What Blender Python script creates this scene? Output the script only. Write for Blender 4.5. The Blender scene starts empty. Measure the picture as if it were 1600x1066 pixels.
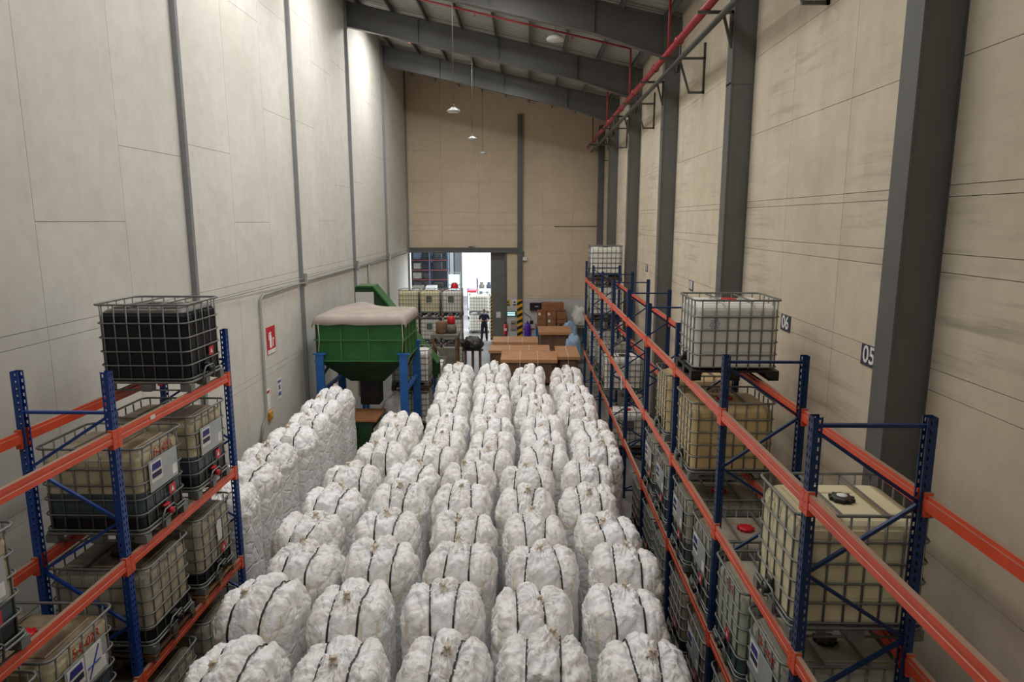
import bpy, bmesh, math, random
from mathutils import Vector, Matrix, noise
from mathutils.bvhtree import BVHTree
C = bpy.context.scene.collection
random.seed(7)
SC = bpy.context.scene
PI = math.pi

# ------------------------------------------------------------------ camera, sky, light, exposure
CAM_H = 6.6
cam_d = bpy.data.cameras.new('camera'); cam_d.sensor_width = 36.0; cam_d.lens = 24.0
cam_d.clip_end = 300
cam = bpy.data.objects.new('camera', cam_d); C.objects.link(cam)
_d = Vector((822.0-800.0, 533.0-344.0, 1067.0)).normalized()     # where the hall's long axis points in the lens
_u = Vector((0, _d.z, -_d.y)).normalized()
_r = Vector((1, 0, 0)); _r = (_u.cross(_d)); _r = _r if _r.x > 0 else -_r
# rows = world axes in lens coords (x right, y up, z ahead)
_M = Matrix((_r, _d, _u))
cx, cy, cz = _M @ Vector((1, 0, 0)), _M @ Vector((0, 1, 0)), _M @ Vector((0, 0, -1))
cam.matrix_world = Matrix(((cx.x, cy.x, cz.x, 0), (cx.y, cy.y, cz.y, 0), (cx.z, cy.z, cz.z, CAM_H), (0, 0, 0, 1)))
SC.camera = cam
SC.view_settings.view_transform = 'Standard'; SC.view_settings.look = 'None'
SC.view_settings.gamma = 1.0; SC.view_settings.use_curve_mapping = False
SC.view_settings.exposure = 0.07
SC.cycles.use_denoising = True
SC.cycles.max_bounces = 8; SC.cycles.diffuse_bounces = 5; SC.cycles.glossy_bounces = 3
SC.cycles.transmission_bounces = 4; SC.cycles.transparent_max_bounces = 8
SC.cycles.caustics_reflective = False; SC.cycles.caustics_refractive = False

world = bpy.data.worlds.new('sky'); SC.world = world; world.use_nodes = True
wn = world.node_tree.nodes; wb = wn['Background']
wb.inputs['Color'].default_value = (0.86, 0.93, 1.0, 1); wb.inputs['Strength'].default_value = 5.5

def roof_z(x): return 14.25 - 0.225*(x+6.3)
SKYL = []   # translucent roof panels let daylight in: one lamp under each
def skylight(x, y, w, l, power, col=(1.0, 0.99, 0.975)):
    ld = bpy.data.lights.new('skylight', 'AREA'); ld.shape = 'RECTANGLE'; ld.size = w; ld.size_y = l
    ld.energy = power; ld.color = col
    o = bpy.data.objects.new('skylight', ld); C.objects.link(o)
    o.location = (x, y, roof_z(x)-0.26); o.rotation_euler = (0, math.atan(0.225), 0)
for y, p in ((-5, 80), (1.5, 105), (8.6, 160)):
    skylight(-3.4, y, 1.1, 4.0, p); skylight(0.6, y, 1.1, 4.0, p)
for y, l, p in ((15.2, 3.4, 225), (20.5, 1.6, 160), (27.5, 1.4, 235)):
    skylight(-4.2, y, 1.6, l, p); skylight(-0.6, y, 1.6, l, p)

# ------------------------------------------------------------------ helpers
MATS = {}
def nodes_of(name):
    m = bpy.data.materials.new(name); m.use_nodes = True
    nt = m.node_tree; b = nt.nodes['Principled BSDF']
    MATS[name] = m
    return m, nt, b
def lin(c):
    return tuple(((v/255.)/12.92 if v/255. <= 0.04045 else ((v/255.+0.055)/1.055)**2.4) for v in c)
def N(nt, t, **k):
    n = nt.nodes.new(t)
    for a, v in k.items(): setattr(n, a, v)
    return n
def L(nt, a, b): nt.links.new(a, b)
def mixcol(nt, fac, a, b, mode='MIX'):
    n = N(nt, 'ShaderNodeMix', data_type='RGBA', blend_type=mode)
    for s, v in ((n.inputs[0], fac), (n.inputs[6], a), (n.inputs[7], b)):
        if hasattr(v, 'is_linked'): L(nt, v, s)
        elif isinstance(v, tuple): s.default_value = (*v, 1) if len(v) == 3 else v
        else: s.default_value = v
    return n.outputs[2]
def ramp(nt, v, stops):
    r = N(nt, 'ShaderNodeValToRGB'); e = r.color_ramp.elements
    while len(e) < len(stops): e.new(0.5)
    for i, (p, c) in enumerate(stops):
        e[i].position = p; e[i].color = (c, c, c, 1) if not isinstance(c, tuple) else (*c, 1)
    L(nt, v, r.inputs[0]); return r.outputs[0]
def noise_t(nt, scale, detail=4, rough=0.55, vec=None, dist=0.0):
    n = N(nt, 'ShaderNodeTexNoise'); n.inputs['Scale'].default_value = scale
    n.inputs['Detail'].default_value = detail; n.inputs['Roughness'].default_value = rough
    n.inputs['Distortion'].default_value = dist
    if vec is not None: L(nt, vec, n.inputs['Vector'])
    return n.outputs['Fac']
def coords(nt, kind='Object', scale=None):
    t = N(nt, 'ShaderNodeTexCoord'); o = t.outputs[kind]
    if scale:
        m = N(nt, 'ShaderNodeMapping'); m.inputs['Scale'].default_value = scale; L(nt, o, m.inputs['Vector']); o = m.outputs[0]
    return o
def wpos(nt, scale=None):
    g = N(nt, 'ShaderNodeNewGeometry'); o = g.outputs['Position']
    if scale:
        m = N(nt, 'ShaderNodeMapping'); m.inputs['Scale'].default_value = scale; L(nt, o, m.inputs['Vector']); o = m.outputs[0]
    return o
def bump(nt, b, h, strength=0.3, dist=0.02):
    n = N(nt, 'ShaderNodeBump'); n.inputs['Strength'].default_value = strength; n.inputs['Distance'].default_value = dist
    L(nt, h, n.inputs['Height']); L(nt, n.outputs[0], b.inputs['Normal'])
def simple(name, col, rough=0.6, metal=0.0, var=0.12, vscale=6.0, bmp=0.0, spec=None, dust=None, dustamt=0.0):
    m, nt, b = nodes_of(name); c = lin(col)
    v = wpos(nt)
    f = noise_t(nt, vscale, 4, 0.6, v)
    dark = tuple(x*(1-var*1.6) for x in c); light = tuple(min(1, x*(1+var)) for x in c)
    r = mixcol(nt, ramp(nt, f, [(0.3, 0.0), (0.7, 1.0)]), dark, light)
    if dust:
        g = N(nt, 'ShaderNodeNewGeometry'); s = N(nt, 'ShaderNodeSeparateXYZ'); L(nt, g.outputs['Normal'], s.inputs[0])
        up = ramp(nt, s.outputs['Z'], [(0.5, 0.0), (0.9, dustamt)])
        r = mixcol(nt, up, r, lin(dust))
    L(nt, r, b.inputs['Base Color'])
    b.inputs['Roughness'].default_value = rough; b.inputs['Metallic'].default_value = metal
    if spec is not None: b.inputs['Specular IOR Level'].default_value = spec
    if bmp: bump(nt, b, noise_t(nt, vscale*5, 3, 0.6, v), bmp, 0.01)
    return m
def emit(name, col, s):
    m, nt, b = nodes_of(name)
    b.inputs['Base Color'].default_value = (*lin(col), 1)
    b.inputs['Emission Color'].default_value = (*lin(col), 1); b.inputs['Emission Strength'].default_value = s
    return m

class MB:
    def __init__(s): s.v = []; s.f = []; s.sm = []
    def add(s, vs, fs, smooth=False):
        o = len(s.v); s.v += [tuple(p) for p in vs]; s.f += [tuple(i+o for i in f) for f in fs]; s.sm += [smooth]*len(fs)
        return s
    def box(s, x0, x1, y0, y1, z0, z1, bev=0.0):
        if bev:
            b = bev; P = []
            for z, i in ((z0, b), (z0+b, 0), (z1-b, 0), (z1, b)):
                P += [(x0+i, y0+i, z), (x1-i, y0+i, z), (x1-i, y1-i, z), (x0+i, y1-i, z)]
            F = [(3, 2, 1, 0), (12, 13, 14, 15)]
            for r in range(3):
                for k in range(4): F.append((r*4+k, r*4+(k+1) % 4, r*4+4+(k+1) % 4, r*4+4+k))
            return s.add(P, F)
        return s.add([(x0, y0, z0), (x1, y0, z0), (x1, y1, z0), (x0, y1, z0), (x0, y0, z1), (x1, y0, z1), (x1, y1, z1), (x0, y1, z1)],
                     [(0, 3, 2, 1), (4, 5, 6, 7), (0, 1, 5, 4), (1, 2, 6, 5), (2, 3, 7, 6), (3, 0, 4, 7)])
    def bar(s, a, b, w, h, up=(0, 0, 1)):
        a, b = Vector(a), Vector(b); d = (b-a).normalized(); u = Vector(up)
        if abs(d.dot(u)) > 0.95: u = Vector((0, 1, 0))
        x = d.cross(u).normalized(); y = x.cross(d).normalized()
        P = []
        for p in (a, b):
            for i, j in ((-1, -1), (1, -1), (1, 1), (-1, 1)): P.append(p+x*(i*w/2)+y*(j*h/2))
        return s.add(P, [(0, 1, 2, 3), (7, 6, 5, 4), (0, 4, 5, 1), (1, 5, 6, 2), (2, 6, 7, 3), (3, 7, 4, 0)])
    def tube(s, pts, r, n=6, closed=False, cap=True):
        pts = [Vector(p) for p in pts]; m = len(pts); rings = []
        pu = None
        for i, p in enumerate(pts):
            a = pts[i-1] if (i > 0 or closed) else p
            b = pts[(i+1) % m] if (i < m-1 or closed) else p
            d = (b-a).normalized()
            u = Vector((0, 0, 1)) if abs(d.z) < 0.9 else Vector((0, 1, 0))
            if pu is not None:
                u = pu - d*pu.dot(d)
                if u.length < 1e-4: u = Vector((0, 0, 1)) if abs(d.z) < 0.9 else Vector((0, 1, 0))
            x = d.cross(u).normalized(); y = x.cross(d).normalized(); pu = y
            rings.append([p+x*(r*math.cos(2*PI*k/n))+y*(r*math.sin(2*PI*k/n)) for k in range(n)])
        V = [q for g in rings for q in g]; F = []
        for i in range(m if closed else m-1):
            for k in range(n):
                j = (i+1) % m
                F.append((i*n+k, i*n+(k+1) % n, j*n+(k+1) % n, j*n+k))
        if cap and not closed:
            F.append(tuple(range(n-1, -1, -1))); F.append(tuple((m-1)*n+k for k in range(n)))
        return s.add(V, F, True)
    def lathe(s, prof, n=16, c=(0, 0, 0), axis='z', smooth=True):
        V = []; F = []
        for r, h in prof:
            for k in range(n):
                a = 2*PI*k/n; p = (r*math.cos(a), r*math.sin(a), h)
                if axis == 'x': p = (p[2], p[0], p[1])
                if axis == 'y': p = (p[0], p[2], p[1])
                V.append((p[0]+c[0], p[1]+c[1], p[2]+c[2]))
        m = len(prof)
        for i in range(m-1):
            for k in range(n):
                q = (i*n+k, i*n+(k+1) % n, (i+1)*n+(k+1) % n, (i+1)*n+k)
                F.append(q if axis != 'y' else q[::-1])
        a, b = tuple(range(n-1, -1, -1)), tuple((m-1)*n+k for k in range(n))
        F += [a, b] if axis != 'y' else [a[::-1], b[::-1]]
        return s.add(V, F, smooth)
    def prism(s, poly, z0, z1, plane='xy'):
        n = len(poly); V = []
        for z in (z0, z1):
            for a, b in poly: V.append({'xy': (a, b, z), 'xz': (a, z, b), 'yz': (z, a, b)}[plane])
        F = [tuple(range(n-1, -1, -1)), tuple(range(n, 2*n))]
        for k in range(n): F.append((k, (k+1) % n, n+(k+1) % n, n+k))
        return s.add(V, F)
    def mesh(s, name, mat):
        me = bpy.data.meshes.new(name); me.from_pydata(s.v, [], s.f)
        me.polygons.foreach_set('use_smooth', s.sm)
        if mat: me.materials.append(MATS[mat] if isinstance(mat, str) else mat)
        bm = bmesh.new(); bm.from_mesh(me); bmesh.ops.recalc_face_normals(bm, faces=bm.faces); bm.to_mesh(me); bm.free()
        me.update(); return me
    def build(s, name, mat, parent=None, loc=None):
        return link(name, s.mesh(name, mat), parent, loc)
def link(name, me, parent=None, loc=None, rot=None):
    o = bpy.data.objects.new(name, me); C.objects.link(o)
    if parent: o.parent = parent
    if loc: o.location = loc
    if rot: o.rotation_euler = rot
    return o
def tag(o, label, cat, group=None, kind=None):
    o['label'] = label; o['category'] = cat
    if group: o['group'] = group
    if kind: o['kind'] = kind
    return o
def thing(name, label, cat, loc=(0, 0, 0), rz=0.0, group=None):
    o = bpy.data.objects.new(name, None); C.objects.link(o); o.empty_display_size = 0.1
    o.location = loc; o.rotation_euler = (0, 0, rz)
    return tag(o, label, cat, group)
def copy_tree(o, parent=None):
    c = o.copy(); C.objects.link(c)
    if parent: c.parent = parent
    for ch in list(o.children): copy_tree(ch, c)
    return c
def struct(name, parent=None):
    o = bpy.data.objects.new(name, None); C.objects.link(o); o['kind'] = 'structure'
    if parent: o.parent = parent
    return o
def S(o): o['kind'] = 'structure'; return o
def text(name, s, size, mat, parent, loc, rot, ext=0.002, bold=0.0):
    cu = bpy.data.curves.new(name, 'FONT'); cu.body = s; cu.size = size; cu.extrude = ext; cu.offset = bold
    cu.align_x = 'CENTER'; cu.align_y = 'CENTER'; cu.resolution_u = 3; cu.materials.append(MATS[mat])
    o = bpy.data.objects.new(name, cu); me = bpy.data.meshes.new_from_object(o); bpy.data.objects.remove(o); me.name = name
    return link(name, me, parent, loc, rot)

# ------------------------------------------------------------------ materials
def wall_mat(name, base, stain, streak=0.35, hatch=0.0):
    m, nt, b = nodes_of(name)
    v = wpos(nt)
    big = noise_t(nt, 0.45, 5, 0.6, v, 0.3)
    fine = noise_t(nt, 3.0, 5, 0.65, v)
    st = noise_t(nt, 1.0, 5, 0.6, wpos(nt, (2.2, 2.2, 0.16)))
    c = mixcol(nt, ramp(nt, big, [(0.35, 0.0), (0.7, 0.55)]), lin(base), lin(stain))
    c = mixcol(nt, ramp(nt, st, [(0.52, 0.0), (0.8, streak)]), c, lin(stain))
    c = mixcol(nt, ramp(nt, fine, [(0.35, 0.12), (0.6, 0.0)]), c, lin(tuple(x*0.72 for x in stain)))
    if hatch:
        mp = N(nt, 'ShaderNodeMapping'); mp.inputs['Rotation'].default_value = (0.9, 0, 0); mp.inputs['Scale'].default_value = (1, 0.5, 7)
        L(nt, v, mp.inputs['Vector'])
        h = noise_t(nt, 1.1, 4, 0.65, mp.outputs[0])
        msk = noise_t(nt, 0.35, 3, 0.5, wpos(nt, (1, 1, 1.4)))
        mm = N(nt, 'ShaderNodeMath', operation='MULTIPLY'); L(nt, ramp(nt, h, [(0.5, 0.0), (0.72, 1.0)]), mm.inputs[0]); L(nt, ramp(nt, msk, [(0.45, 0.0), (0.62, hatch)]), mm.inputs[1])
        c = mixcol(nt, mm.outputs[0], c, lin(tuple(x*0.66 for x in stain)))
    oi = N(nt, 'ShaderNodeObjectInfo')
    c = mixcol(nt, ramp(nt, oi.outputs['Random'], [(0, 0.0), (1, 0.16)]), c, lin(stain))
    L(nt, c, b.inputs['Base Color']); b.inputs['Roughness'].default_value = 0.85; b.inputs['Specular IOR Level'].default_value = 0.2
    bump(nt, b, noise_t(nt, 9, 4, 0.6, v), 0.15, 0.02)
wall_mat('plaster_left', (213, 210, 202), (188, 184, 172), 0.3)
wall_mat('plaster_right', (220, 209, 188), (190, 176, 151), 0.45, 0.5)
wall_mat('plaster_back', (224, 207, 182), (200, 183, 156), 0.25)
wall_mat('white_dado', (214, 214, 210), (186, 184, 178), 0.3)
simple('joint', (190, 181, 163), 0.9, vscale=3)
simple('steel_grey', (100, 100, 98), 0.42, 0.0, 0.06, 2.0)
simple('strip_grey', (128, 130, 130), 0.45, 0.0, 0.06, 2.0)
simple('roof_sheet', (176, 176, 170), 0.5, 0.1, 0.06, 1.0)
simple('purlin', (98, 100, 100), 0.5, 0, 0.1, 2.0)
simple('red_pipe', (160, 46, 54), 0.35, 0.0, 0.08, 3.0)
simple('galv', (122, 124, 120), 0.45, 0.3, 0.12, 9.0)
simple('galv_dark', (88, 88, 84), 0.5, 0.3, 0.15, 5.0)
simple('conduit', (142, 142, 134), 0.5, 0.1, 0.08, 3.0)
simple('rack_blue', (20, 62, 136), 0.4, 0.0, 0.12, 4.0)
simple('rack_navy', (14, 46, 90), 0.45, 0.0, 0.12, 4.0)
simple('rack_orange', (226, 82, 46), 0.42, 0.0, 0.08, 3.0, dust=(152, 130, 112), dustamt=0.92)
simple('rack_red', (112, 38, 34), 0.5)
simple('rack_inside', (16, 22, 38), 0.7)
simple('black_plastic', (24, 24, 25), 0.5, 0, 0.2, 8.0, dust=(90, 84, 76), dustamt=0.4)
simple('black_strap', (20, 20, 22), 0.55)
simple('red_plastic', (196, 22, 34), 0.4)
simple('white_plastic', (232, 232, 228), 0.4)
simple('wood', (150, 112, 74), 0.75, 0, 0.25, 7.0, 0.3)
simple('wood_orange', (196, 132, 54), 0.7, 0, 0.2, 7.0, 0.3)
simple('wood_dark', (92, 70, 50), 0.8, 0, 0.3, 7.0, 0.3)
simple('card', (190, 140, 100), 0.75, 0, 0.08, 3.0, 0.15)
simple('card_dark', (118, 88, 66), 0.6, 0, 0.2, 4.0, 0.2)
simple('card_brown', (150, 100, 66), 0.75, 0, 0.12, 4.0)
simple('paper', (226, 224, 218), 0.7, 0, 0.04)
simple('label_grey', (172, 178, 178), 0.45, 0.15, 0.08, 5.0)
simple('plate_dark', (92, 98, 92), 0.5, 0.2, 0.08, 5.0)
simple('ink_blue', (44, 46, 130), 0.6); simple('ink_navy', (30, 32, 70), 0.6); simple('ink_red', (178, 26, 34), 0.6)
simple('pen_blue', (30, 70, 150), 0.6); simple('sign_red', (196, 40, 56), 0.5); simple('sign_white', (236, 234, 230), 0.5)
simple('sign_yellow', (214, 170, 30), 0.5); simple('sign_navy', (58, 60, 84), 0.5); simple('sign_blue', (90, 110, 170), 0.5)
simple('hopper_green', (30, 94, 38), 0.5, 0.0, 0.16, 2.5, dust=(90, 110, 80), dustamt=0.5)
simple('green_dark', (24, 62, 32), 0.55, 0.0, 0.2, 3.0)
simple('hopper_rib', (52, 108, 56), 0.5, 0.0, 0.15, 4.0)
simple('leg_blue', (34, 96, 166), 0.45, 0, 0.12, 4.0)
simple('tarp', (168, 156, 146), 0.75, 0, 0.12, 2.0, 0.35)
simple('tarp_pale', (206, 202, 196), 0.7, 0, 0.08, 2.0, 0.3)
simple('machine_grey', (120, 116, 104), 0.55, 0.1, 0.2, 5.0)
simple('rust', (112, 84, 60), 0.7, 0, 0.25, 5.0)
simple('hazard_black', (20, 20, 20), 0.5); simple('hazard_yellow', (226, 164, 26), 0.5)
simple('purple', (84, 40, 170), 0.4); simple('film', (196, 196, 192), 0.3, 0, 0.12, 9.0, 0.5)
simple('cloth_blue', (150, 176, 206), 0.8, 0, 0.15, 9.0, 0.5); simple('cloth_white', (226, 224, 218), 0.75, 0, 0.1, 7.0, 0.5)
simple('skin', (176, 122, 96), 0.55); simple('hair', (26, 20, 18), 0.7); simple('shirt', (28, 34, 56), 0.8); simple('trousers', (24, 30, 44), 0.85)
simple('shoe', (16, 16, 18), 0.6); simple('door_grey', (112, 112, 106), 0.5, 0.1, 0.06, 1.5)
simple('white_wall', (250, 250, 250), 0.9, 0, 0.02); simple('dark_wall', (40, 44, 48), 0.9); simple('lamp_shell', (168, 168, 164), 0.4, 0.3)
simple('loop_cream', (216, 204, 178), 0.8, 0, 0.1, 20.0); simple('knot_beige', (222, 208, 186), 0.85, 0, 0.2, 30.0, 0.4)
emit('screen', (190, 250, 246), 1.1); simple('teal', (60, 96, 100), 0.5)
simple('glass_panel', (196, 208, 214), 0.2); simple('steel_blue', (60, 74, 96), 0.5)

def floor_mat():
    m, nt, b = nodes_of('concrete'); v = wpos(nt)
    c = mixcol(nt, ramp(nt, noise_t(nt, 0.6, 6, 0.65, v), [(0.35, 0.0), (0.7, 1.0)]), lin((100, 98, 95)), lin((132, 130, 126)))
    c = mixcol(nt, ramp(nt, noise_t(nt, 4, 5, 0.7, v), [(0.3, 0.4), (0.5, 0.0)]), c, lin((84, 82, 78)))
    L(nt, c, b.inputs['Base Color']); b.inputs['Roughness'].default_value = 0.55
floor_mat()
def bag_mat():
    m, nt, b = nodes_of('woven_white'); v = coords(nt)
    oi = N(nt, 'ShaderNodeObjectInfo')
    s = N(nt, 'ShaderNodeSeparateXYZ'); L(nt, v, s.inputs[0])
    c = mixcol(nt, ramp(nt, noise_t(nt, 2.4, 5, 0.62, v, 0.6), [(0.40, 0.0), (0.75, 0.8)]), lin((247, 248, 250)), lin((234, 227, 217)))
    dirt = noise_t(nt, 5.0, 6, 0.7, v, 1.2)
    hi = ramp(nt, s.outputs['Z'], [(0.0, 0.0), (1.0, 1.0)])
    mr = N(nt, 'ShaderNodeMapRange'); mr.inputs['From Min'].default_value = 1.7; mr.inputs['From Max'].default_value = 2.1; L(nt, s.outputs['Z'], mr.inputs['Value'])
    mm = N(nt, 'ShaderNodeMath', operation='MULTIPLY'); L(nt, mr.outputs[0], mm.inputs[0]); L(nt, ramp(nt, dirt, [(0.52, 0.0), (0.70, 0.75)]), mm.inputs[1])
    c = mixcol(nt, mm.outputs[0], c, lin((190, 164, 134)))
    c = mixcol(nt, ramp(nt, oi.outputs['Random'], [(0, 0.0), (1, 0.35)]), c, lin((220, 216, 208)))
    L(nt, c, b.inputs['Base Color']); b.inputs['Roughness'].default_value = 0.48; b.inputs['Specular IOR Level'].default_value = 0.4
    vs = coords(nt, 'Object', (1.0, 1.0, 1.5))
    w1 = noise_t(nt, 4.5, 4, 0.55, vs, 0.9)
    w2 = N(nt, 'ShaderNodeTexVoronoi', feature='DISTANCE_TO_EDGE'); w2.inputs['Scale'].default_value = 4.2
    wv = noise_t(nt, 3.0, 3, 0.5, v)
    L(nt, mixcol(nt, 0.14, v, noise_out(nt, 4.0, v)), w2.inputs['Vector'])
    add = N(nt, 'ShaderNodeMath', operation='ADD'); L(nt, w1, add.inputs[0])
    e = ramp(nt, w2.outputs['Distance'], [(0.0, 0.0), (0.12, 0.32)]); L(nt, e, add.inputs[1])
    bump(nt, b, add.outputs[0], 0.75, 0.045)
def noise_out(nt, scale, vec):
    n = N(nt, 'ShaderNodeTexNoise'); n.inputs['Scale'].default_value = scale; n.inputs['Detail'].default_value = 3; L(nt, vec, n.inputs['Vector']); return n.outputs['Color']
bag_mat()
def tank_mat(name, col, liq=None, level=0.0, dusty=0.6, dust=(120, 104, 84), stain=0.3, foot=None, trans=0.0):
    m, nt, b = nodes_of(name); v = coords(nt)
    s = N(nt, 'ShaderNodeSeparateXYZ'); L(nt, v, s.inputs[0])
    oi = N(nt, 'ShaderNodeObjectInfo')
    va = N(nt, 'ShaderNodeVectorMath', operation='ADD'); L(nt, v, va.inputs[0]); L(nt, oi.outputs['Random'], va.inputs[1])
    c = mixcol(nt, ramp(nt, noise_t(nt, 2.2, 5, 0.65, va.outputs[0]), [(0.4, 0.0), (0.75, stain)]), lin(col), lin(tuple(x*0.72 for x in dust)))
    if liq:
        wob = N(nt, 'ShaderNodeMath', operation='MULTIPLY_ADD'); L(nt, oi.outputs['Random'], wob.inputs[0]); wob.inputs[1].default_value = 0.14; L(nt, s.outputs['Z'], wob.inputs[2])
        c = mixcol(nt, ramp(nt, wob.outputs[0], [(level, 1.0), (level+0.012, 0.0)]), c, lin(liq))
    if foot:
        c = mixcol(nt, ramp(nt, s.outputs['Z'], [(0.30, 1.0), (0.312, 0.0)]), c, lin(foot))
    g = N(nt, 'ShaderNodeNewGeometry'); sn = N(nt, 'ShaderNodeSeparateXYZ'); L(nt, g.outputs['Normal'], sn.inputs[0])
    mu = N(nt, 'ShaderNodeMath', operation='MULTIPLY'); L(nt, ramp(nt, sn.outputs['Z'], [(0.55, 0.0), (0.9, 1.0)]), mu.inputs[0])
    L(nt, ramp(nt, noise_t(nt, 3.2, 5, 0.65, va.outputs[0]), [(0.3, dusty*0.45), (0.6, dusty)]), mu.inputs[1])
    c = mixcol(nt, mu.outputs[0], c, lin(dust))
    L(nt, c, b.inputs['Base Color']); b.inputs['Roughness'].default_value = 0.45; b.inputs['Specular IOR Level'].default_value = 0.35
    if trans: b.inputs['Subsurface Weight'].default_value = trans; b.inputs['Subsurface Radius'].default_value = (0.05, 0.05, 0.04)
tank_mat('tank_white', (228, 226, 216), dusty=0.12, stain=0.10)
tank_mat('tank_cream', (226, 216, 178), dusty=0.22, dust=(196, 184, 150), stain=0.12)
tank_mat('tank_amber', (214, 190, 138), dusty=0.55, dust=(164, 138, 104), stain=0.3)
tank_mat('tank_black', (12, 15, 28), dusty=0.95, dust=(104, 98, 88), stain=0.0)
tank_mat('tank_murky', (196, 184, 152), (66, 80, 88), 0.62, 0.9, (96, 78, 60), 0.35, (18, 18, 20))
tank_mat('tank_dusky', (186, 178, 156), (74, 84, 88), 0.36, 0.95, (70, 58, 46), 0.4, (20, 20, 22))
tank_mat('tank_grey', (176, 176, 160), (84, 96, 96), 0.5, 0.8, (134, 118, 98), 0.35)
tank_mat('tank_green', (182, 188, 170), (70, 92, 96), 0.42, 0.7, (150, 140, 120), 0.3)

# ------------------------------------------------------------------ the hall
XL, XR, YB, YF = -6.35, 4.06, 37.0, -9.0
FR = [-5.4, 0.8, 6.8, 12.9, 19.1, 25.2, 31.2]
fl = MB(); fl.box(-30, 14, YF-1, 90, -0.3, 0.0); S(fl.build('floor', 'concrete'))

JO = 0.007
def panel_boxes(parent, mat, plane, c, front, ycuts, zcuts_fn, name='panel'):
    """wall panels standing 3 cm proud of the joint bed; ycuts along the wall, zcuts_fn(i) gives each bay's heights"""
    for i in range(len(ycuts)-1):
        a, b = ycuts[i]+JO/2, ycuts[i+1]-JO/2
        zc = zcuts_fn(i)
        for k in range(len(zc)-1):
            z0, z1 = zc[k]+JO/2, zc[k+1]-JO/2
            m = MB()
            if plane == 'x': m.box(min(c, front), max(c, front), a, b, z0, z1)
            else: m.box(a, b, min(c, front), max(c, front), z0, z1)
            S(m.build(name, mat, parent))
# left wall
wl = struct('wall_left')
m = MB(); m.box(XL-0.25, XL-0.03, YF, YB+0.4, 0, 15.2); S(m.build('joint_bed', 'joint', wl))
cuts = []
for a, b in zip(FR[1:-1]+[31.2], FR[2:]+[YB]):
    cuts += [a, a+(b-a)/3, a+2*(b-a)/3]
cuts = [-9, -7, -5, -3, -1.2] + cuts + [YB]
rj = random.Random(3)
def zl(i):
    t = [6.55, 7.75, 9.3][i % 3] if i % 2 == 0 else [6.58, 9.25, 8.0][i % 3]
    return [0, 2.83, 2.98, 5.02, 5.2, t, 11.2 + 0.5*(i % 3), 15.0]
panel_boxes(wl, 'plaster_left', 'x', XL-0.04, XL, cuts, zl)
for k, y in enumerate(FR[1:]+[YB-0.12]):
    st = MB(); st.box(XL-0.02, XL+0.085, y-0.055, y+0.055, 0, roof_z(XL)-0.1); st.box(XL-0.02, XL+0.10, y-0.075, y-0.055, 0, roof_z(XL)-0.1)
    S(st.build('column_strip', 'strip_grey', wl))
# right wall
wr = struct('wall_right')
m = MB(); m.box(XR+0.03, XR+0.25, YF, YB+0.4, 0, 12.6); S(m.build('joint_bed', 'joint', wr))
cr = [-9, -7, -5, -3, -1.2]
for a, b in zip(FR[1:-1]+[31.2], FR[2:]+[YB]): cr += [a+0.15, a+(b-a)*0.36, a+(b-a)*0.68]
cr += [YB]
def zr(i): return [0, 3.3, 4.92, 5.14, 6.1, 6.28, 6.82, 6.93, 8.1, 9.42, 10.7, 12.4]
panel_boxes(wr, 'plaster_right', 'x', XR+0.04, XR, cr, zr)
# columns on the right, tapered rafters
for k, y in enumerate(FR):
    z1 = roof_z(3.65)-0.2
    cm = MB(); x0, x1 = 3.65, XR+0.01
    cm.box(x0, x0+0.022, y-0.02, y+0.30, 0, z1); cm.box(x1-0.022, x1, y-0.02, y+0.30, 0, z1)
    cm.box(x0+0.02, x1-0.02, y, y+0.02, 0, z1)
    cm.box(x0, x1, y-0.01, y+0.29, 9.0, 9.03)
    S(cm.build('column', 'steel_grey'))
    w = MB(); yc = y+0.14
    zt = lambda x: roof_z(x)-0.16
    zb = lambda x: roof_z(x)-0.98
    poly = [(XL, zb(XL)), (1.77, zb(1.77)), (3.66, 10.85), (3.66, zt(3.66)), (XL, zt(XL))]
    w.prism(poly, yc-0.012, yc+0.012, 'xz')
    for (xa, za), (xb, zb_) in (((XL, zb(XL)), (1.77, zb(1.77))), ((1.77, zb(1.77)), (3.66, 10.85)), ((XL, zt(XL)), (3.66, zt(3.66)))):
        w.bar((xa, yc, za), (xb, yc, zb_), 0.24, 0.022)
    for xs in (-3.8, -1.0, 1.77):
        w.box(xs-0.008, xs+0.008, yc-0.10, yc+0.10, zb(xs)+0.02, zt(xs)-0.02)
    w.box(3.62, 3.68, yc-0.13, yc+0.13, 10.75, zt(3.66))
    w.bar((3.66, yc, 11.65), (XR, yc, 11.5), 0.24, 0.5)
    S(w.build('rafter_beam', 'steel_grey'))
cm = MB(); cm.box(3.75, 4.05, YB-0.5, YB-0.2, 0, 11.4); S(cm.build('column', 'steel_grey'))
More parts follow.
